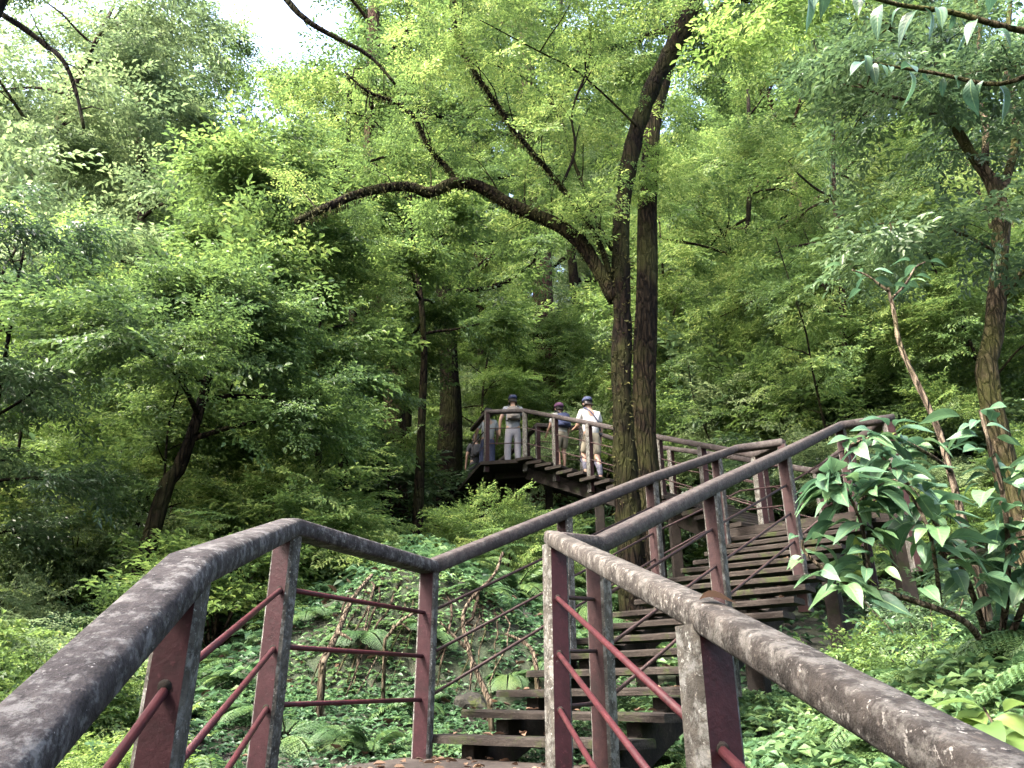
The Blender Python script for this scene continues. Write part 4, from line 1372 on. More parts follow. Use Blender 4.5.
# ---- large-leaved overhanging twig at the top right (belongs to a tree just outside the frame)
BLADE = blade_template(8, .40, .22, .012)
ob = np.array((4.4, 3.0, 0.0)); ob[2] = tz(ob[0], ob[1])
ot = thing("broadleaf_tree", "large pointed dark leaves hanging from a twig at the top right", "tree", ob)
ro = lambda u, v, Y: at(u, v, Y) - ob
w = MB()
pth = smooth_path([np.array((0, 0, -.3)), np.array((-.05, 0, 1.5)), np.array((-.1, .1, 3)), np.array((-.2, .2, 4.6)), np.array((-.2, .3, 6))], 3)
w.tube(pth, lerp_list([.09, .05], len(pth)), 9, rng=vr, lump=.1)
w.build("trunk", BARK, ot)
bp, bd, bn, bl = [], [], [], []
for pts, r0 in (([(1075, 40, 3.4), (1010, 28, 3.3), (950, 12, 3.3), (900, 5, 3.3), (850, -8, 3.2), (800, -14, 3.2)], .014),
                ([(1060, 60, 3.4), (1000, 84, 3.5), (940, 74, 3.6), (890, 66, 3.6), (862, 60, 3.6)], .011),
                ([(1080, -10, 3.0), (960, -30, 2.9), (860, -45, 2.9), (770, -40, 2.9), (720, -30, 2.9)], .014)):
    pth = smooth_path([ro(*q) for q in pts], 4)
    pth = [np.array((-.18, .25, 4.7)) + (pth[0] - np.array((-.18, .25, 4.7))) * f for f in (0, .5)] + pth
    w = MB(); w.tube(pth, lerp_list([r0 * 1.6, r0 * .5], len(pth)), 6); w.build("branch", BARK_PALE, ot)
    for q in range(5, len(pth)):
        if vr.rand() < .9:
            d = np.array((vr.normal(0, .6), vr.normal(0, .6), -vr.uniform(.3, 1.4)))
            bp.append(pth[q] + vr.normal(0, .02, 3)); bd.append(d); bn.append((vr.normal(0, .6), -1.0, vr.uniform(.2, 1.0))); bl.append(vr.uniform(.08, .22))
bp, bd, bn, bl = map(np.array, (bp, bd, bn, bl))
Vv, Ff, nf = leaf_arrays(BLADE, bp, frames(bd, bn), bl, bl * .40)
link("leaves", np_mesh("leaves", Vv, Ff, BROAD_M, np.repeat(vr.uniform(0, .7, len(bp)), nf), smooth=True, uv=blade_uv(8, len(bp))), ot)

ep, ey, epi, es = [], [], [], []
w = MB()
pth = smooth_path([ro(1000, -80, 4.6), ro(900, -60, 4.7), ro(830, -30, 4.8), ro(775, -5, 4.8), ro(745, 20, 4.8), ro(730, 48, 4.8)], 4)
w.tube(pth, lerp_list([.012, .004], len(pth)), 6); w.build("branch", BARK, ot)
for q in range(6, len(pth)):
    for _ in range(3):
        ep.append(pth[q] + vr.normal(0, .10, 3) - (0, 0, .05)); ey.append(vr.uniform(0, 6.28)); epi.append(vr.normal(-.5, .35)); es.append(vr.uniform(.25, .5))
link("young_leaves", crown_mesh("young_leaves", vr, ep, ey, epi, es, SPR, LEAF_LIME, LEAF6), ot)

# ---- the large-leaved shrub on the right beside the stairs
sb = at(990, 690, 4.0); sb[2] = tz(sb[0], sb[1]) - .05
big = thing("broadleaf_shrub", "large glossy-leaved shrub with pale bent stems in front of the upper right handrail", "shrub", sb)
rsx = lambda u, v, Y: at(u, v, Y) - sb
bp, bd, bn, bl, bt_ = [], [], [], [], []
lr = np.random.RandomState(77)


def leafy(pth, n, lmin, lmax, from_=.2, upb=.35, out=.08):
    for _ in range(n):
        f = lr.uniform(from_, 1.0); q = pth[min(len(pth) - 1, int(f * (len(pth) - 1)))]
        a = lr.uniform(0, 6.28)
        d = np.array((math.cos(a), math.sin(a), lr.uniform(-.45, .45)))
        L_ = lr.uniform(lmin, lmax)
        bp.append(q + norm2(d) * out * lr.uniform(.2, 1.2) + lr.normal(0, .02, 3)); bd.append(d); bn.append((lr.normal(0, .45), lr.normal(0, .45) - .2, 1)); bl.append(L_); bt_.append(lr.uniform(0, .8) if lr.rand() > .012 else 1.0)


STEMS = [
    ([(992, 690, 4.0), (990, 640, 4.0), (985, 600, 4.0), (968, 540, 4.0), (955, 490, 4.05), (938, 430, 4.1), (918, 385, 4.15), (900, 345, 4.2), (894, 312, 4.2), (888, 288, 4.2)], .030, .010, 0),
    ([(990, 650, 4.0), (975, 600, 3.8), (955, 555, 3.7), (930, 515, 3.6), (905, 480, 3.6), (880, 455, 3.6)], .016, .006, 46),
    ([(992, 660, 4.0), (965, 622, 3.7), (905, 598, 3.6), (870, 590, 3.6), (850, 585, 3.6), (825, 570, 3.6), (805, 552, 3.6), (802, 540, 3.6)], .017, .006, 14),
    ([(870, 592, 3.6), (868, 560, 3.5), (860, 520, 3.5), (845, 490, 3.5), (828, 478, 3.5)], .011, .005, 44),
    ([(940, 600, 3.7), (935, 560, 3.5), (925, 520, 3.4), (895, 480, 3.4), (860, 500, 3.4)], .011, .005, 30),
    ([(994, 670, 4.0), (1005, 610, 3.8), (1008, 540, 3.6), (1000, 480, 3.5), (985, 430, 3.5), (980, 410, 3.5)], .018, .007, 40),
    ([(994, 670, 4.0), (1025, 600, 3.7), (1045, 520, 3.5), (1060, 440, 3.4)], .018, .007, 40),
    ([(890, 300, 4.2), (905, 285, 4.2), (915, 268, 4.2), (925, 262, 4.2)], .009, .004, 9),
    ([(889, 292, 4.2), (868, 276, 4.2), (852, 270, 4.2)], .009, .004, 7),
    ([(950, 470, 4.05), (930, 455, 3.8), (900, 440, 3.7), (870, 438, 3.6), (850, 445, 3.6)], .012, .005, 26),
]
for pts, r0, r1, nl in STEMS:
    pth = smooth_path([rsx(*q) for q in pts], 4)
    w = MB(); w.tube(pth, lerp_list([r0, r1], len(pth)), 7, rng=lr, lump=.14); w.build("stem", TWIG_PALE, big)
    leafy(pth, int(nl * 1.55) if nl > 10 else nl,   .08 if nl > 10 else .09, .20 if nl > 10 else .13, .25)
bp_, bd_, bn_, bl_, bt2 = map(np.array, (bp, bd, bn, bl, bt_))
Vv, Ff, nf = leaf_arrays(BLADE, bp_, frames(bd_, bn_), bl_, bl_ * .48)
link("leaves", np_mesh("leaves", Vv, Ff, BROAD_M, np.repeat(bt2, nf), smooth=True, uv=blade_uv(8, len(bp_))), big)


def leaf_plant(name, label, cat, loc, seed, n, radius, height, lmin, lmax, mat, asp=.42, tintr=(0, .85), group=None, curl=.45):
    r = np.random.RandomState(seed)
    t = thing(name, label, cat, loc, 0, group)
    P_, D_, N_, L_ = [], [], [], []
    w = MB()
    ns = max(4, n // 14)
    for k in range(ns):
        a = r.uniform(0, 6.28); rad = radius * r.uniform(.2, 1)
        end = np.array((math.cos(a) * rad, math.sin(a) * rad, height * r.uniform(.55, 1)))
        pth = smooth_path([np.array((0, 0, -.15)), end * np.array((.4, .4, .55)) + r.normal(0, .04, 3), end], 4)
        w.tube(pth, lerp_list([.010, .004], len(pth)), 5, cap=False)
        for _ in range(n // ns):
            q = pth[int(r.uniform(.35, 1) * (len(pth) - 1))]
            b = r.uniform(0, 6.28)
            P_.append(q + r.normal(0, .02, 3)); D_.append((math.cos(b), math.sin(b), r.uniform(-.5, .45))); N_.append((r.normal(0, .3), r.normal(0, .3), 1)); L_.append(r.uniform(lmin, lmax))
    w.build("stems", TWIG_PALE, t)
    P_, D_, N_, L_ = map(np.array, (P_, D_, N_, L_))
    tpl = blade_template(6, curl, .2)
    V, Fa, nf = leaf_arrays(tpl, P_, frames(D_, N_), L_, L_ * asp)
    link("leaves", np_mesh("leaves", V, Fa, mat, np.repeat(r.uniform(*tintr, len(P_)), nf), smooth=True), t)
    return t


p = at(1000, 745, 3.0); p[2] = tz(p[0], p[1])
leaf_plant("herb_plant", "bright broad-leaved herb in the bottom right corner beyond the handrail", "plant", p, 5, 60, .35, at(1000, 700, 3.0)[2] - p[2], .12, .22, LEAF_MID, .46, (.5, .95))
p = at(930, 640, 6.0); p[2] = tz(p[0], p[1])
leaf_plant("herb_plant", "dark broad-leaved herb among ferns behind the large shrub's forked foot", "plant", p, 6, 90, .6, .8, .10, .2, LEAF_GLOSS)

# ---- ferns
def fern_mesh(seed, n_frond, L0, npin=20, bip=8, rise=.9, width=.30):
    r = np.random.RandomState(seed)
    P_, D_, N_, L_, TT = [], [], [], [], []
    w = MB()
    for k in range(n_frond):
        a = 2.4 * k + r.uniform(-.3, .3); el = rise * r.uniform(.6, 1.15); L = L0 * r.uniform(.7, 1.15)
        d = np.array((math.cos(a) * math.cos(el), math.sin(a) * math.cos(el), math.sin(el)))
        pth = [np.zeros(3)]
        for i in range(12):
            d = d + np.array((0, 0, -.16)); d /= np.linalg.norm(d)
            pth.append(pth[-1] + d * L / 12)
        w.tube(pth[::2], lerp_list([.006, .002], 7), 4, cap=False)
        b = r.uniform(.2, .8)
        for i in range(npin):
            f = .16 + .84 * (i + .5) / npin
            x = f * 12; j = min(11, int(x)); q = pth[j] + (pth[j + 1] - pth[j]) * (x - j); t = norm2(pth[j + 1] - pth[j])
            side = norm2(np.cross(t, (0, 0, 1))); up = np.cross(side, t)
            pl = L * width * (math.sin(math.pi * (f * .86 + .10)) ** .8) * r.uniform(.9, 1.1)
            for s in (-1, 1):
                pd = norm2(side * s + t * .42 - up * .12)
                if bip:
                    for m in range(bip):
                        g = (m + .6) / bip
                        pp = q + pd * pl * g - up * .10 * pl * g * g
                        for s2 in (-1, 1):
                            dd = t * s2 * .95 + pd * .45
                            P_.append(pp); D_.append(dd); N_.append(up + r.normal(0, .18, 3)); L_.append(pl * .30 * (1 - .62 * g)); TT.append(b)
                else:
                    P_.append(q); D_.append(pd); N_.append(up + r.normal(0, .2, 3)); L_.append(pl); TT.append(b)
    P_, D_, N_, L_ = map(np.array, (P_, D_, N_, L_))
    asp = .46 if bip else .22
    V, Fa, nf = leaf_arrays(LEAF4, P_, frames(D_, N_), L_, L_ * asp)
    tt = np.clip(np.array(TT) + r.normal(0, .12, len(TT)), 0, 1)
    return w.mesh("stalks", BARK_DARK), np_mesh("fronds", V, Fa, FERN_M, np.repeat(tt, nf))


FERNS = [fern_mesh(1, 11, .62, 20, 7), fern_mesh(2, 9, .75, 22, 8, .8), fern_mesh(3, 10, .85, 24, 0, 1.0, .2), fern_mesh(4, 8, .5, 18, 6, .7)]
FERN_ROOT = []


def clear_zone(x, y, m=.0):
    """True where the walkway stands"""
    q = np.array((x, y)) - left0
    s, o = q @ UP, q @ US
    if -.4 < s < 6.2 and -.35 - m < o < 1.85 + m: return True
    if 2.6 - m < x < 4.7 + m and 8.1 - m < y < 10.9 + m: return True
    if y < 5.3 and -1.35 - m < x < .75 + m and y > -3: return True
    for a, b, a2, b2 in zip(Lp[:-1], Lp[1:], Rp[:-1], Rp[1:]):
        lo, hi = min(a[1], a2[1]), max(b[1], b2[1])
        if lo - m < y < hi + m:
            f = np.clip((y - a[1]) / (b[1] - a[1]), 0, 1)
            xl = a[0] + (b[0] - a[0]) * f; xr = a2[0] + (b2[0] - a2[0]) * f
            if xl - .3 - m < x < xr + .4 + m: return True
    if 15 - m < y < 20 and -2.2 - m < x < 1 + m: return True
    return False


def proj(p):
    d = np.asarray(p, float) - np.array((0, 0, EYE))
    zc = d[1] * math.cos(PITCH) + d[2] * math.sin(PITCH)
    yc = -d[1] * math.sin(PITCH) + d[2] * math.cos(PITCH)
    if zc < .1: return (-9999, -9999)
    return (512 + d[0] / zc * F_PX, 384 - yc / zc * F_PX)


fr = np.random.RandomState(31)
FLAB = [
    ("fern on the bank between the landing and the forked tree", "ferns on the bank", lambda x, y: -2.5 < x < 2.2 and y < 12),
    ("fern under the left handrail below the bright-leaved shrub", "ferns on the left", lambda x, y: x <= -2.5 and y < 12),
    ("lush fern below the lichen-spotted handrail at the lower right", "ferns at the lower right", lambda x, y: x > .8 and y < 8),
    ("fern on the dark slope above the upper landing", "ferns on the slope", lambda x, y: x >= 2.2 and y >= 8),
    ("fern growing under and around the raised bridge", "ferns by the bridge", lambda x, y: True)]
protos = []
for k, (ms, mf) in enumerate(FERNS):
    protos.append((ms, mf))


def put_fern(k, x, y, rz, s):
    for lab, grp, ok in FLAB:
        if ok(x, y): break
    t = thing("fern", lab, "fern", (x, y, tz(x, y) + .02), rz, grp)
    t.scale = (s, s, s)
    t.rotation_euler = (fr.normal(0, .12), fr.normal(0, .12), rz)
    link("fronds", protos[k][1], t); link("stalks", protos[k][0], t)


spots = []
for k in range(46):
    x, y = fr.uniform(.92, 3.0), fr.uniform(2.0, 5.4)
    if any((x - a) ** 2 + (y - b) ** 2 < .22 ** 2 for a, b in spots): continue
    spots.append((x, y)); put_fern(int(fr.choice([0, 1, 3])), x, y, fr.uniform(0, 6.28), fr.uniform(.7, 1.0))
for k in range(16):
    x, y = fr.uniform(2.0, 4.0), fr.uniform(4.4, 6.6)
    if clear_zone(x, y, .05) or any((x - a) ** 2 + (y - b) ** 2 < .25 ** 2 for a, b in spots): continue
    spots.append((x, y)); put_fern(int(fr.choice([0, 1, 3])), x, y, fr.uniform(0, 6.28), fr.uniform(.8, 1.1))
cnt = 0
for _ in range(4000):
    if cnt >= 250: break
    z_ = fr.rand()
    if z_ < .36: x, y = fr.uniform(.8, 3.4), fr.uniform(2.0, 6.0); k = fr.choice([0, 1, 3])
    elif z_ < .52: x, y = fr.uniform(-2.6, 1.6), fr.uniform(5.3, 12.5); k = fr.choice([0, 1, 2, 3])
    elif z_ < .72: x, y = fr.uniform(-5.5, -1.6), fr.uniform(3.4, 11); k = fr.choice([0, 1, 2])
    elif z_ < .88: x, y = fr.uniform(3.5, 9), fr.uniform(6, 18); k = fr.choice([1, 2])
    else: x, y = fr.uniform(-3, 3), fr.uniform(11, 19); k = fr.choice([1, 2])
    if clear_zone(x, y, .12): continue
    if -2.2 < x < .3 and 5.9 < y < 8.4 and fr.rand() < .65: continue
    if -2.6 < x < 1.6 and y < 6.2 and fr.rand() < .6: continue
    if any((x - a) ** 2 + (y - b) ** 2 < .26 ** 2 for a, b in spots): continue
    u, v = proj((x, y, tz(x, y) + .3))
    if not (-60 < u < 1090 and v < 860): continue
    spots.append((x, y)); cnt += 1
    put_fern(k, x, y, fr.uniform(0, 6.28), fr.uniform(.55, 1.0) * (1.4 if y > 9 else (.68 if -2.6 < x < 1.6 else 1)))

# ---- low ground cover
gr_ = np.random.RandomState(17)
P_, D_, N_, L_, TT = [], [], [], [], []
def herb(n, xr, yr, hmax, lmin, lmax, dens=lambda x, y: 1):
    x = gr_.uniform(*xr, n); y = gr_.uniform(*yr, n)
    z = terrain(x, y)
    patch = np.sin(x * 1.9 + 2 * np.sin(y * 1.3)) * np.sin(y * 1.7 + 1.5 * np.sin(x * 1.1))
    for i in range(n):
        if y[i] <= 5.25 and -1.25 + max(0, y[i] - 3.6) * .38 < x[i] < .78 and (x[i] > -.5 or y[i] < 5.25): continue
        if gr_.rand() > .58 + .42 * patch[i]: continue
        h = hmax * gr_.rand() ** .7 * (.6 + .4 * patch[i])
        a = gr_.uniform(0, 6.28)
        for k in range(4 if y[i] < 8 else 3):
            b = a + 2.1 * k + gr_.normal(0, .3)
            P_.append((x[i], y[i], z[i] + h)); D_.append((math.cos(b), math.sin(b), gr_.normal(-.05, .25))); N_.append((gr_.normal(0, .35), gr_.normal(0, .35) - .15, 1))
            L_.append(gr_.uniform(lmin, lmax)); TT.append(.45 + .35 * patch[i])
herb(16000, (-3.4, .6), (3.6, 6.6), .15, .028, .065)
herb(7000, (-3.4, .6), (6.4, 9.0), .12, .03, .075)
herb(13000, (.75, 4.2), (1.8, 7.0), .28, .04, .09)
herb(9000, (-7, 2.5), (7.5, 14), .35, .06, .13)
herb(8000, (2, 11), (6, 19), .4, .07, .15)
herb(6000, (-12, -2), (4, 14), .45, .07, .14)
herb(14000, (-16, 14), (13, 30), .6, .12, .26)
P_, D_, N_, L_ = map(np.array, (P_, D_, N_, L_))
V, Fa, nf = leaf_arrays(LEAF4, P_, frames(D_, N_), L_, L_ * .55)
tag(link("ground_cover", np_mesh("ground_cover", V, Fa, HERB_M, np.repeat(np.clip(np.array(TT) + gr_.normal(0, .16, len(TT)), 0, 1), nf))), "low leafy ground cover over the forest floor", "ground cover", kind="stuff")

# forest litter: dead leaves and twigs on the slope
n = 9000
x = gr_.uniform(-6, 11, n); y = gr_.uniform(3, 22, n)
keep = np.array([not clear_zone(a, b) for a, b in zip(x, y)])
x, y = x[keep], y[keep]; n = len(x)
a = gr_.uniform(0, 6.28, n)
Ls = gr_.uniform(.06, .16, n)
V, Fa, nf = leaf_arrays(LEAF6, np.stack([x, y, terrain(x, y) + .02], -1), frames(np.stack([np.cos(a), np.sin(a), gr_.normal(0, .3, n)], -1), np.stack([gr_.normal(0, .4, n), gr_.normal(0, .4, n), np.ones(n)], -1)), Ls, Ls * gr_.uniform(.2, .5, n))
tag(link("leaf_litter", np_mesh("forest_litter", V, Fa, LITTER_M, np.repeat(gr_.uniform(0, .8, n), nf))), "dry brown leaf litter lying on the forest slope", "leaf litter", kind="stuff")

# ---- fallen pale branches by the stairs
for lab, pts, r0 in (("pale bare forked branch standing among ferns left of the stair treads", [[(490, 702, 6.0), (478, 675, 6.1), (468, 648, 6.2), (463, 618, 6.3), (472, 598, 6.4), (494, 575, 6.5), (503, 552, 6.6)], [(468, 650, 6.2), (452, 634, 6.15), (440, 622, 6.1)], [(472, 660, 6.1), (470, 690, 6.0)]], .022),
                     ("short pale broken branch leaning beside the landing's corner post", [[(385, 640, 6.3), (400, 622, 6.2), (420, 610, 6.2)], [(400, 622, 6.2), (412, 632, 6.2)]], .016),
                     ("bare brown root-like branch on the dark bank under the left handrail", [[(322, 664, 6.2), (338, 632, 6.3), (352, 600, 6.5), (372, 575, 6.8)], [(338, 632, 6.3), (352, 640, 6.2)]], .03),
                     ("pale curved root beside the second tread", [[(536, 668, 6.3), (532, 650, 6.4), (520, 640, 6.5), (505, 634, 6.5)]], .02)):
    b = at(*pts[0][0]); b0 = b.copy()
    t = thing("fallen_branch", lab, "branch", b)
    for i, q in enumerate(pts):
        pth = smooth_path([at(*c) - b0 for c in q], 4)
        if i == 0: pth = [pth[0] + np.array((.02, -.02, min(-.1, tz(b[0], b[1]) - b[2] - .05)))] + pth
        w = MB(); w.tube(pth, lerp_list([r0, r0 * .55] if i == 0 else [r0 * .6, r0 * .3], len(pth)), 7, rng=vr, lump=.16); w.build("limb" if i == 0 else "twig", TWIG_PALE, t)

# ---- mossy rocks on the bank
for i, (u, v, Y, s) in enumerate(((470, 668, 6.5, .15), (880, 650, 5.2, .2))):
    r = np.random.RandomState(90 + i)
    p = at(u, v, Y); p[2] = tz(p[0], p[1])
    import bmesh
    bm = bmesh.new(); bmesh.ops.create_icosphere(bm, subdivisions=3, radius=1)
    ph = r.uniform(0, 6.28, 9)
    for vtx in bm.verts:
        c = vtx.co
        k = 1 + .18 * math.sin(2.3 * c.x + ph[0]) * math.sin(2.1 * c.y + ph[1]) + .10 * math.sin(5 * c.z + ph[2] + 3 * c.x) + .05 * math.sin(9 * c.y + ph[3]) + r.normal(0, .012)
        vtx.co = c * k * s; vtx.co.z *= .7
    me = bpy.data.meshes.new("rock"); bm.to_mesh(me); bm.free(); me.materials.append(ROCK_M)
    o = link("rock", me, None, p)
    lab = ["small mossy stone left of the lowest treads", "mossy stone behind the large-leaved shrub"][i]
    tag(o, lab, "rock")

# ---- shrubs
def shrub_parts(seed, Rr, Hh, n, sprays, mat, spray_len, tint=(.2, .8), tpl=LEAF4):
    r = np.random.RandomState(seed)
    w = MB()
    pos, yaw, pit, sc, tc = [], [], [], [], []
    for k in range(n):
        a = r.uniform(0, 6.28); f = r.uniform(.15, 1) ** .6
        end = np.array((math.cos(a) * Rr * f, math.sin(a) * Rr * f, Hh * (r.uniform(.25, 1) ** .8) * (1 - .35 * f * f)))
        if k % 3 == 0:
            pth = smooth_path([np.array((r.normal(0, .05), r.normal(0, .05), -.2)), end * np.array((.35, .35, .5)) + r.normal(0, .08 * Hh, 3) * .6, end], 3)
            w.tube(pth, lerp_list([.014 * Hh + .004, .004], len(pth)), 5, cap=False)
        b = r.uniform(*tint)
        for _ in range(3):
            pos.append(end + r.normal(0, .12 * Rr, 3)); yaw.append(-math.pi / 2 + a + r.uniform(-1.1, 1.1)); pit.append(r.normal(-.05, .35)); sc.append(spray_len * r.uniform(.6, 1.25)); tc.append(b)
    return w.mesh("stems", BARK), crown_mesh("leaves", r, pos, yaw, pit, sc, sprays, mat, tpl, np.array(tc))


SH = [shrub_parts(201, 1.0, 1.5, 70, SPR, LEAF_MID, .62), shrub_parts(202, .9, 1.2, 60, SPR_FINE, LEAF_LIME, .55, (.1, .7)), shrub_parts(203, 1.1, 1.7, 60, SPR_LONG, LEAF_DARK, .6),
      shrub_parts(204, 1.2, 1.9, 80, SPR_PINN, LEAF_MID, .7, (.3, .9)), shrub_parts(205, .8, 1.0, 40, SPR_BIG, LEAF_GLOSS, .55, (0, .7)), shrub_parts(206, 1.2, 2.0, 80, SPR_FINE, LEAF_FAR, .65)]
SNAME = ["leafy_shrub", "bright_shrub", "dark_shrub", "feathery_shrub", "broadleaf_shrub", "pale_shrub"]
SLOOK = ["mid-green leafy shrub", "bright lime-leaved shrub", "dark long-leaved shrub", "feathery green shrub", "glossy broad-leaved shrub", "pale green shrub"]


def zone(x, y):
    a = x / max(y, .1)
    if y < 10: return "near the left handrail" if a < -.1 else ("on the slope beside the upper stairs" if a > .2 else "on the bank beside the stairs")
    if y < 21: return "in the left middle forest" if a < -.14 else ("on the dark slope right of the forked tree" if a > .16 else "around the bridge")
    return "far off in the left valley" if a < -.2 else ("high on the right hillside" if a > .2 else "far behind the bridge")


def put_shrub(k, x, y, rz, s, label=None):
    z = zone(x, y)
    t = thing(SNAME[k], label or f"{SLOOK[k]} {z}", "shrub", (x, y, tz(x, y) - .05), rz, None if label else f"{SLOOK[k]}s {z}")
    t.scale = (s * fr.uniform(.85, 1.2), s * fr.uniform(.85, 1.2), s * fr.uniform(.8, 1.2))
    t.rotation_euler = (fr.normal(0, .1), fr.normal(0, .1), rz)
    link("stems", SH[k][0], t); link("leaves", SH[k][1], t)


# bright shrub lower left, seen through the railing
for u, v, Y, k, s, lab in ((110, 618, 4.5, 1, .42, "bright yellow-green shrub at the left edge above the near handrail"),
                           (35, 650, 5.4, 0, .5, "mid-green shrub at the far left, behind the bright yellow-green shrub"),
                           (330, 520, 9.5, 1, .75, "light green shrub at the foot of the thin black-stemmed sapling"),
                           (500, 505, 10.5, 3, .6, "feathery green shrub below the bridge's left end"),
                           (715, 450, 13.5, 1, .5, "small bright shrub on the dark slope behind the upper stairs"),
                           (528, 512, 12.5, 3, .55, "feathery shrub under the left end of the bridge deck"), (575, 512, 11.5, 0, .4, "mid-green shrub in the shade under the bridge"),
                           (600, 470, 11.8, 3, .35, "small leafy plant in front of the bridge railing"),
                           (560, 470, 12.6, 1, .28, "lime sprig in front of the bridge posts below the navy backpack")):
    p = at(u, v, Y)
    put_shrub(k, p[0], p[1], fr.uniform(0, 6), s, lab)

for k, x, y, s, lab in ((4, 2.85, 5.5, .55, "glossy broad-leaved shrub low beside the right edge of the stair treads"), (2, 3.7, 6.5, .55, "dark long-leaved shrub under the upper landing's corner"), (0, 2.35, 4.75, .38, "small mid-green shrub among ferns right of the stairs"), (4, 4.9, 7.6, .6, "glossy broad-leaved shrub just beyond the upper landing's corner post")):
    put_shrub(k, x, y, fr.uniform(0, 6), s, lab)

sr_ = np.random.RandomState(8)
n_sh = 0; sp2 = []
for _ in range(6000):
    if n_sh >= 190: break
    z_ = sr_.rand()
    if z_ < .22: y = sr_.uniform(5.5, 11); a = sr_.uniform(-.78, -.25)
    elif z_ < .40: y = sr_.uniform(10, 20); a = sr_.uniform(-.78, -.06)
    elif z_ < .62: y = sr_.uniform(8.5, 20); a = sr_.uniform(.28, .85)
    elif z_ < .80: y = sr_.uniform(18, 30); a = sr_.uniform(-.75, .8)
    else: y = sr_.uniform(28, 52); a = sr_.uniform(-.75, .75)
    x = a * y
    if clear_zone(x, y, .9): continue
    if -.26 < a < .30 and y < 18.5: continue
    if y < 8.5 and -.5 < a < 0: continue
    md_ = .9 if y < 20 else 1.6
    if any((x - c) ** 2 + (y - d) ** 2 < md_ ** 2 for c, d in sp2): continue
    sp2.append((x, y)); n_sh += 1
    k = sr_.choice(6, p=[.30, .03, .20, .22, .05, .20]) if y < 25 else sr_.choice([0, 3, 5, 1], p=[.3, .25, .3, .15])
    s = sr_.uniform(.65, 1.25) if y < 15 else (sr_.uniform(1.0, 1.9) if y < 28 else sr_.uniform(1.8, 3.0))
    if a > .25 and y < 12: s *= .65
    if a < -.4 and y < 9: s *= .6
    put_shrub(k, x, y, sr_.uniform(0, 6.28), s)

# ---- forest trees
TREES = [  # each kind: trunk and crown meshes shared by its copies
    ("broadleaf_tree", "slender broad-leaved tree", tree_parts(301, 10, .11, .35, 15, 2.3, per_end=3, sprays=SPR, bark=BARK, leafmat=LEAF_MID)),
    ("bright_tree", "bright lime-leaved tree", tree_parts(302, 8.5, .09, .3, 14, 2.2, per_end=3, sprays=SPR_FINE, bark=BARK, leafmat=LEAF_LIME, tint=(.05, .7))),
    ("dark_tree", "dark glossy-leaved tree", tree_parts(303, 9, .10, .3, 14, 2.1, per_end=3, sprays=SPR_LONG, bark=BARK_DARK, leafmat=LEAF_DARK)),
    ("tall_tree", "tall straight-trunked tree", tree_parts(304, 17, .22, .42, 20, 3.6, per_end=3, spray_len=1.0, sprays=SPR, bark=BARK_RED, leafmat=LEAF_MID, curve=.015)),
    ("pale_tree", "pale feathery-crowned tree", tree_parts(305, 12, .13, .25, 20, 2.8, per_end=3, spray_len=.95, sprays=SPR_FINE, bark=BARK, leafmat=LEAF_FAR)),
    ("sapling", "thin-stemmed sapling", tree_parts(307, 5.5, .036, .35, 10, 1.0, per_end=1, spray_len=.6, sprays=SPR, bark=BARK_DARK, leafmat=LEAF_MID, curve=.06, trunk_seg=7, subs=2)),
    ("feathery_tree", "fine feathery green tree", tree_parts(306, 7, .07, .3, 14, 2.0, per_end=3, spray_len=.9, sprays=SPR_PINN, bark=BARK_MOSSY, leafmat=LEAF_MID, tint=(.35, .95))),
]


def put_tree(k, x, y, rz, s, label=None):
    z = zone(x, y)
    nm, look, pr = TREES[k]
    t = thing(nm, label or f"{look} {z}", "tree", (x, y, tz(x, y) - .1), rz, None if label else f"{look}s {z}")
    if label and 'shading the near' in label: t['group'] = 'trees shading the lower stairs'
    t.scale = (s, s, s * tr_.uniform(.9, 1.15))
    t.rotation_euler = (tr_.normal(0, .04), tr_.normal(0, .04), rz)
    link("trunk", pr[0], t); link("crown", pr[1], t)


tr_ = np.random.RandomState(12)
# leafy trees close on the left whose branches reach into the frame
for k, x, y, s, lab in ((2, -5.9, 8.6, .54, "dark glossy-leaved small tree reaching over the left middle of the view"), (0, -5.6, 12.5, .6, "small mid-green tree behind the dark glossy-leaved one"),
                        (6, -4.3, 10.6, .5, "feathery young tree left of the thin black-stemmed sapling"), (1, -8.2, 10.5, .75, "sunlit lime tree at the left edge"),
                        (4, -6.9, 6.8, .42, "pale yellow-green small tree at the left edge above the near handrail"),
                        (6, 7.8, 11.5, .7, "feathery green tree on the slope over the upper landing"), (1, 6.6, 14.5, .62, "bright lime-leaved tree on the slope right of the forked trunks"),
                        (0, 9.8, 10.2, .62, "leafy tree at the right edge up the slope"), (0, 4.2, 18.5, .75, "leafy tree just right behind the straight mossy trunk"), (1, -.9, 22.5, .8, "bright green tree lit behind the bridge's left end"),
                        (4, -12.6, 15.5, 1.55, "pale tall tree at the far upper left"), (4, -13.6, 24.0, 1.25, "pale hazy tree in the upper left, right of the drooping dark branch"), (4, -11.6, 29, 1.3, "hazy tree just below the patch of open sky"), (4, -16.5, 28.5, 1.75, "very tall pale tree left of the patch of open sky"), (3, -9.3, 33, 1.0, "straight tree right below the patch of open sky"), (1, -10.2, 19.5, 1.05, "sunlit lime-green tree below the patch of open sky"), (4, -14.4, 21, 1.35, "pale-crowned tree between the sky patch and the drooping dark branch"),
                        (6, 1.2, 24.0, .95, "feathery light tree behind the middle of the bridge")):
    put_tree(k, x, y, tr_.uniform(0, 6.28), s, lab)
THT = [10.8, 9.3, 9.8, 18, 13, 6, 7.8]
KINDS = [0, 1, 2, 3, 4, 6]
n_tr = 0; sp3 = []
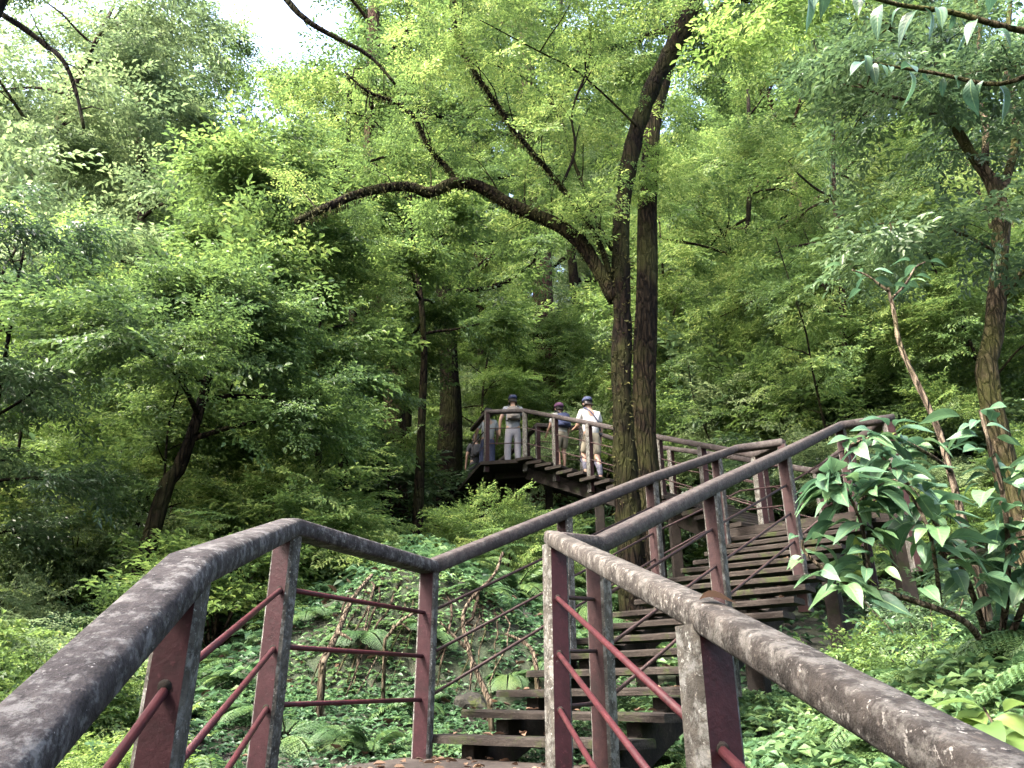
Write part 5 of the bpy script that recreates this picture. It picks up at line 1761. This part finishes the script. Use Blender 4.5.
for _ in range(8000):
    if n_tr >= 92: break
    z_ = tr_.rand()
    if z_ < .13: y = tr_.uniform(11, 20); a = tr_.uniform(-.85, -.2)
    elif z_ < .23: y = tr_.uniform(12, 21); a = tr_.uniform(.3, .95)
    elif z_ < .52: y = tr_.uniform(19, 34); a = tr_.uniform(-.8, .8)
    else: y = tr_.uniform(32, 62); a = tr_.uniform(-.75, .75)
    x = a * y
    if clear_zone(x, y, 1.3): continue
    if -.27 < a < .14 and y < 22: continue
    # the gap of open sky
    if -.48 < a < -.30 and y > 40: continue
    md_ = 1.7 if y < 20 else 2.4
    if any((x - c) ** 2 + (y - d) ** 2 < md_ ** 2 for c, d in sp3): continue
    sp3.append((x, y)); n_tr += 1
    if y < 21: k = tr_.choice(KINDS, p=[.26, .18, .06, .08, .2, .22] if a < 0 else [.2, .2, .12, .05, .13, .3]); s = tr_.uniform(.55, .95)
    elif y < 34: k = tr_.choice(KINDS, p=[.24, .14, .08, .22, .2, .12]); s = tr_.uniform(.8, 1.2)
    else: k = tr_.choice(KINDS, p=[.15, .15, .0, .32, .33, .05]); s = tr_.uniform(1.0, 1.6)
    if -.52 < a < -.27:                     # keep the gap of open sky open
        s = min(s, (.92 * y - tz(x, y)) / (THT[k] * 1.15))
        if s < .3: continue
    put_tree(k, x, y, tr_.uniform(0, 6.28), s)

# unseen trees added over the lower stairs to shade the near railings
for k, x, y, s in ((0, -3.4, -2.4, .85), (0, 2.2, -3.6, .9), (0, 4.6, -.6, .8), (2, -.6, -5.5, .95), (0, -5.6, .6, .7)):
    put_tree(k, x, y, tr_.uniform(0, 6.28), s, ["leafy tree shading the near railings from beside the lower stairs", None, "dark leafy tree beyond the foot of the lower stairs"][k])
# thin saplings standing among the shrubs
for x, y, s, lab in ((-4.2, 9.0, .8, "thin sapling left of the view's middle, straight above the corner post of the near handrail"), (-5.2, 9.8, 1.0, "thin sapling deep in the left understorey"), (-2.9, 12.2, 1.0, "thin sapling between the leaning brown trunk and the left trees"), (-3.6, 13.6, 1.2, None),
                     (-7.6, 11.5, 1.1, None), (-6.4, 13.8, 1.2, None), (-8.8, 14.5, 1.3, None), (-4.6, 15.8, 1.3, None), (-2.4, 15.5, 1.1, None), (4.4, 14.2, .9, None), (5.6, 12.4, .9, None), (6.9, 13.2, 1.0, None), (5.0, 17.0, 1.2, None), (8.4, 15.0, 1.1, None), (3.2, 17.5, 1.2, None)):
    put_tree(5, x, y, tr_.uniform(0, 6.28), s, lab)

# roots hanging down the bare bank
for lab, pts in (("tangled brown roots on the dark earth bank left of the landing's corner post", [(-1.5, 7.9), (-1.35, 7.2), (-1.5, 6.6)]), ("knotted roots on the dark bank, under the level stretch of handrail", [(-.9, 7.8), (-.75, 7.1), (-.95, 6.5)]), ("pale roots spilling from the bank beside the lowest treads", [(-.35, 7.7), (-.25, 7.1), (-.35, 6.6)])):
    b = np.array((pts[0][0], pts[0][1], tz(*pts[0])))
    t = thing("exposed_roots", lab, "roots", b)
    for k in range(5):
        dx = vr.uniform(-.28, .28)
        pth = [np.array((a + dx * (.4 + .6 * i) + vr.normal(0, .06), c, tz(a + dx * (.4 + .6 * i), c) + .03 + .05 * (i == 1))) - b for i, (a, c) in enumerate(pts)]
        pth = smooth_path(pth, 6); r0 = vr.uniform(.008, .022)
        w = MB(); w.tube([q + vr.normal(0, .012, 3) for q in pth], lerp_list([r0, r0 * .35], len(pth)), 7, rng=vr, lump=.2); w.build("root", TWIG_PALE if k == 0 else BARK, t)

# dark bare branch crossing the sky gap, from a tree outside the frame
for lab, foot, pts, r0 in (("bare dark branch crossing the patch of open sky", (-5.5, 5.5), [(180, -120, 7), (240, -60, 7.2), (285, -2, 7.4), (312, 24, 7.5), (345, 42, 7.6), (372, 58, 7.7), (395, 84, 7.8)], .045),
                           ("thin dark drooping branch in the upper left corner", (-6.2, 4.2), [(-120, -60, 6), (-40, -10, 6), (8, 18, 6), (42, 42, 6.1), (64, 62, 6.1), (76, 92, 6.2), (84, 128, 6.2)], .035)):
    b = np.array((foot[0], foot[1], tz(*foot)))
    t = thing("bare_tree", lab, "tree", b)
    pth0 = [at(*q) - b for q in pts]
    w = MB()
    tr = smooth_path([np.array((0, 0, -.3)), np.array((.1, .1, 3)), np.array((.0, .3, 6.0)), pth0[0] * np.array((.3, .3, 1)), pth0[0] * np.array((.35, .35, 1.25))], 3)
    w.tube(tr, lerp_list([.14, .07], len(tr)), 9, rng=vr, lump=.1); w.build("trunk", BARK_DARK, t)
    pth = smooth_path([tr[-4]] + pth0, 4)
    w = MB(); w.tube(pth, lerp_list([r0 * 1.3, r0 * .45], len(pth)), 7, rng=vr, lump=.15)
    for q in range(8, len(pth), 3):
        d = norm2(pth[q] - pth[q - 1]); t_ = limb_path(vr, pth[q], norm2(d + vr.normal(0, .6, 3)), vr.uniform(.3, .7), 3, -.05, .2); w.tube(t_, [.010, .008, .005, .003], 4, cap=False)
    w.build("branch", BARK_DARK, t)
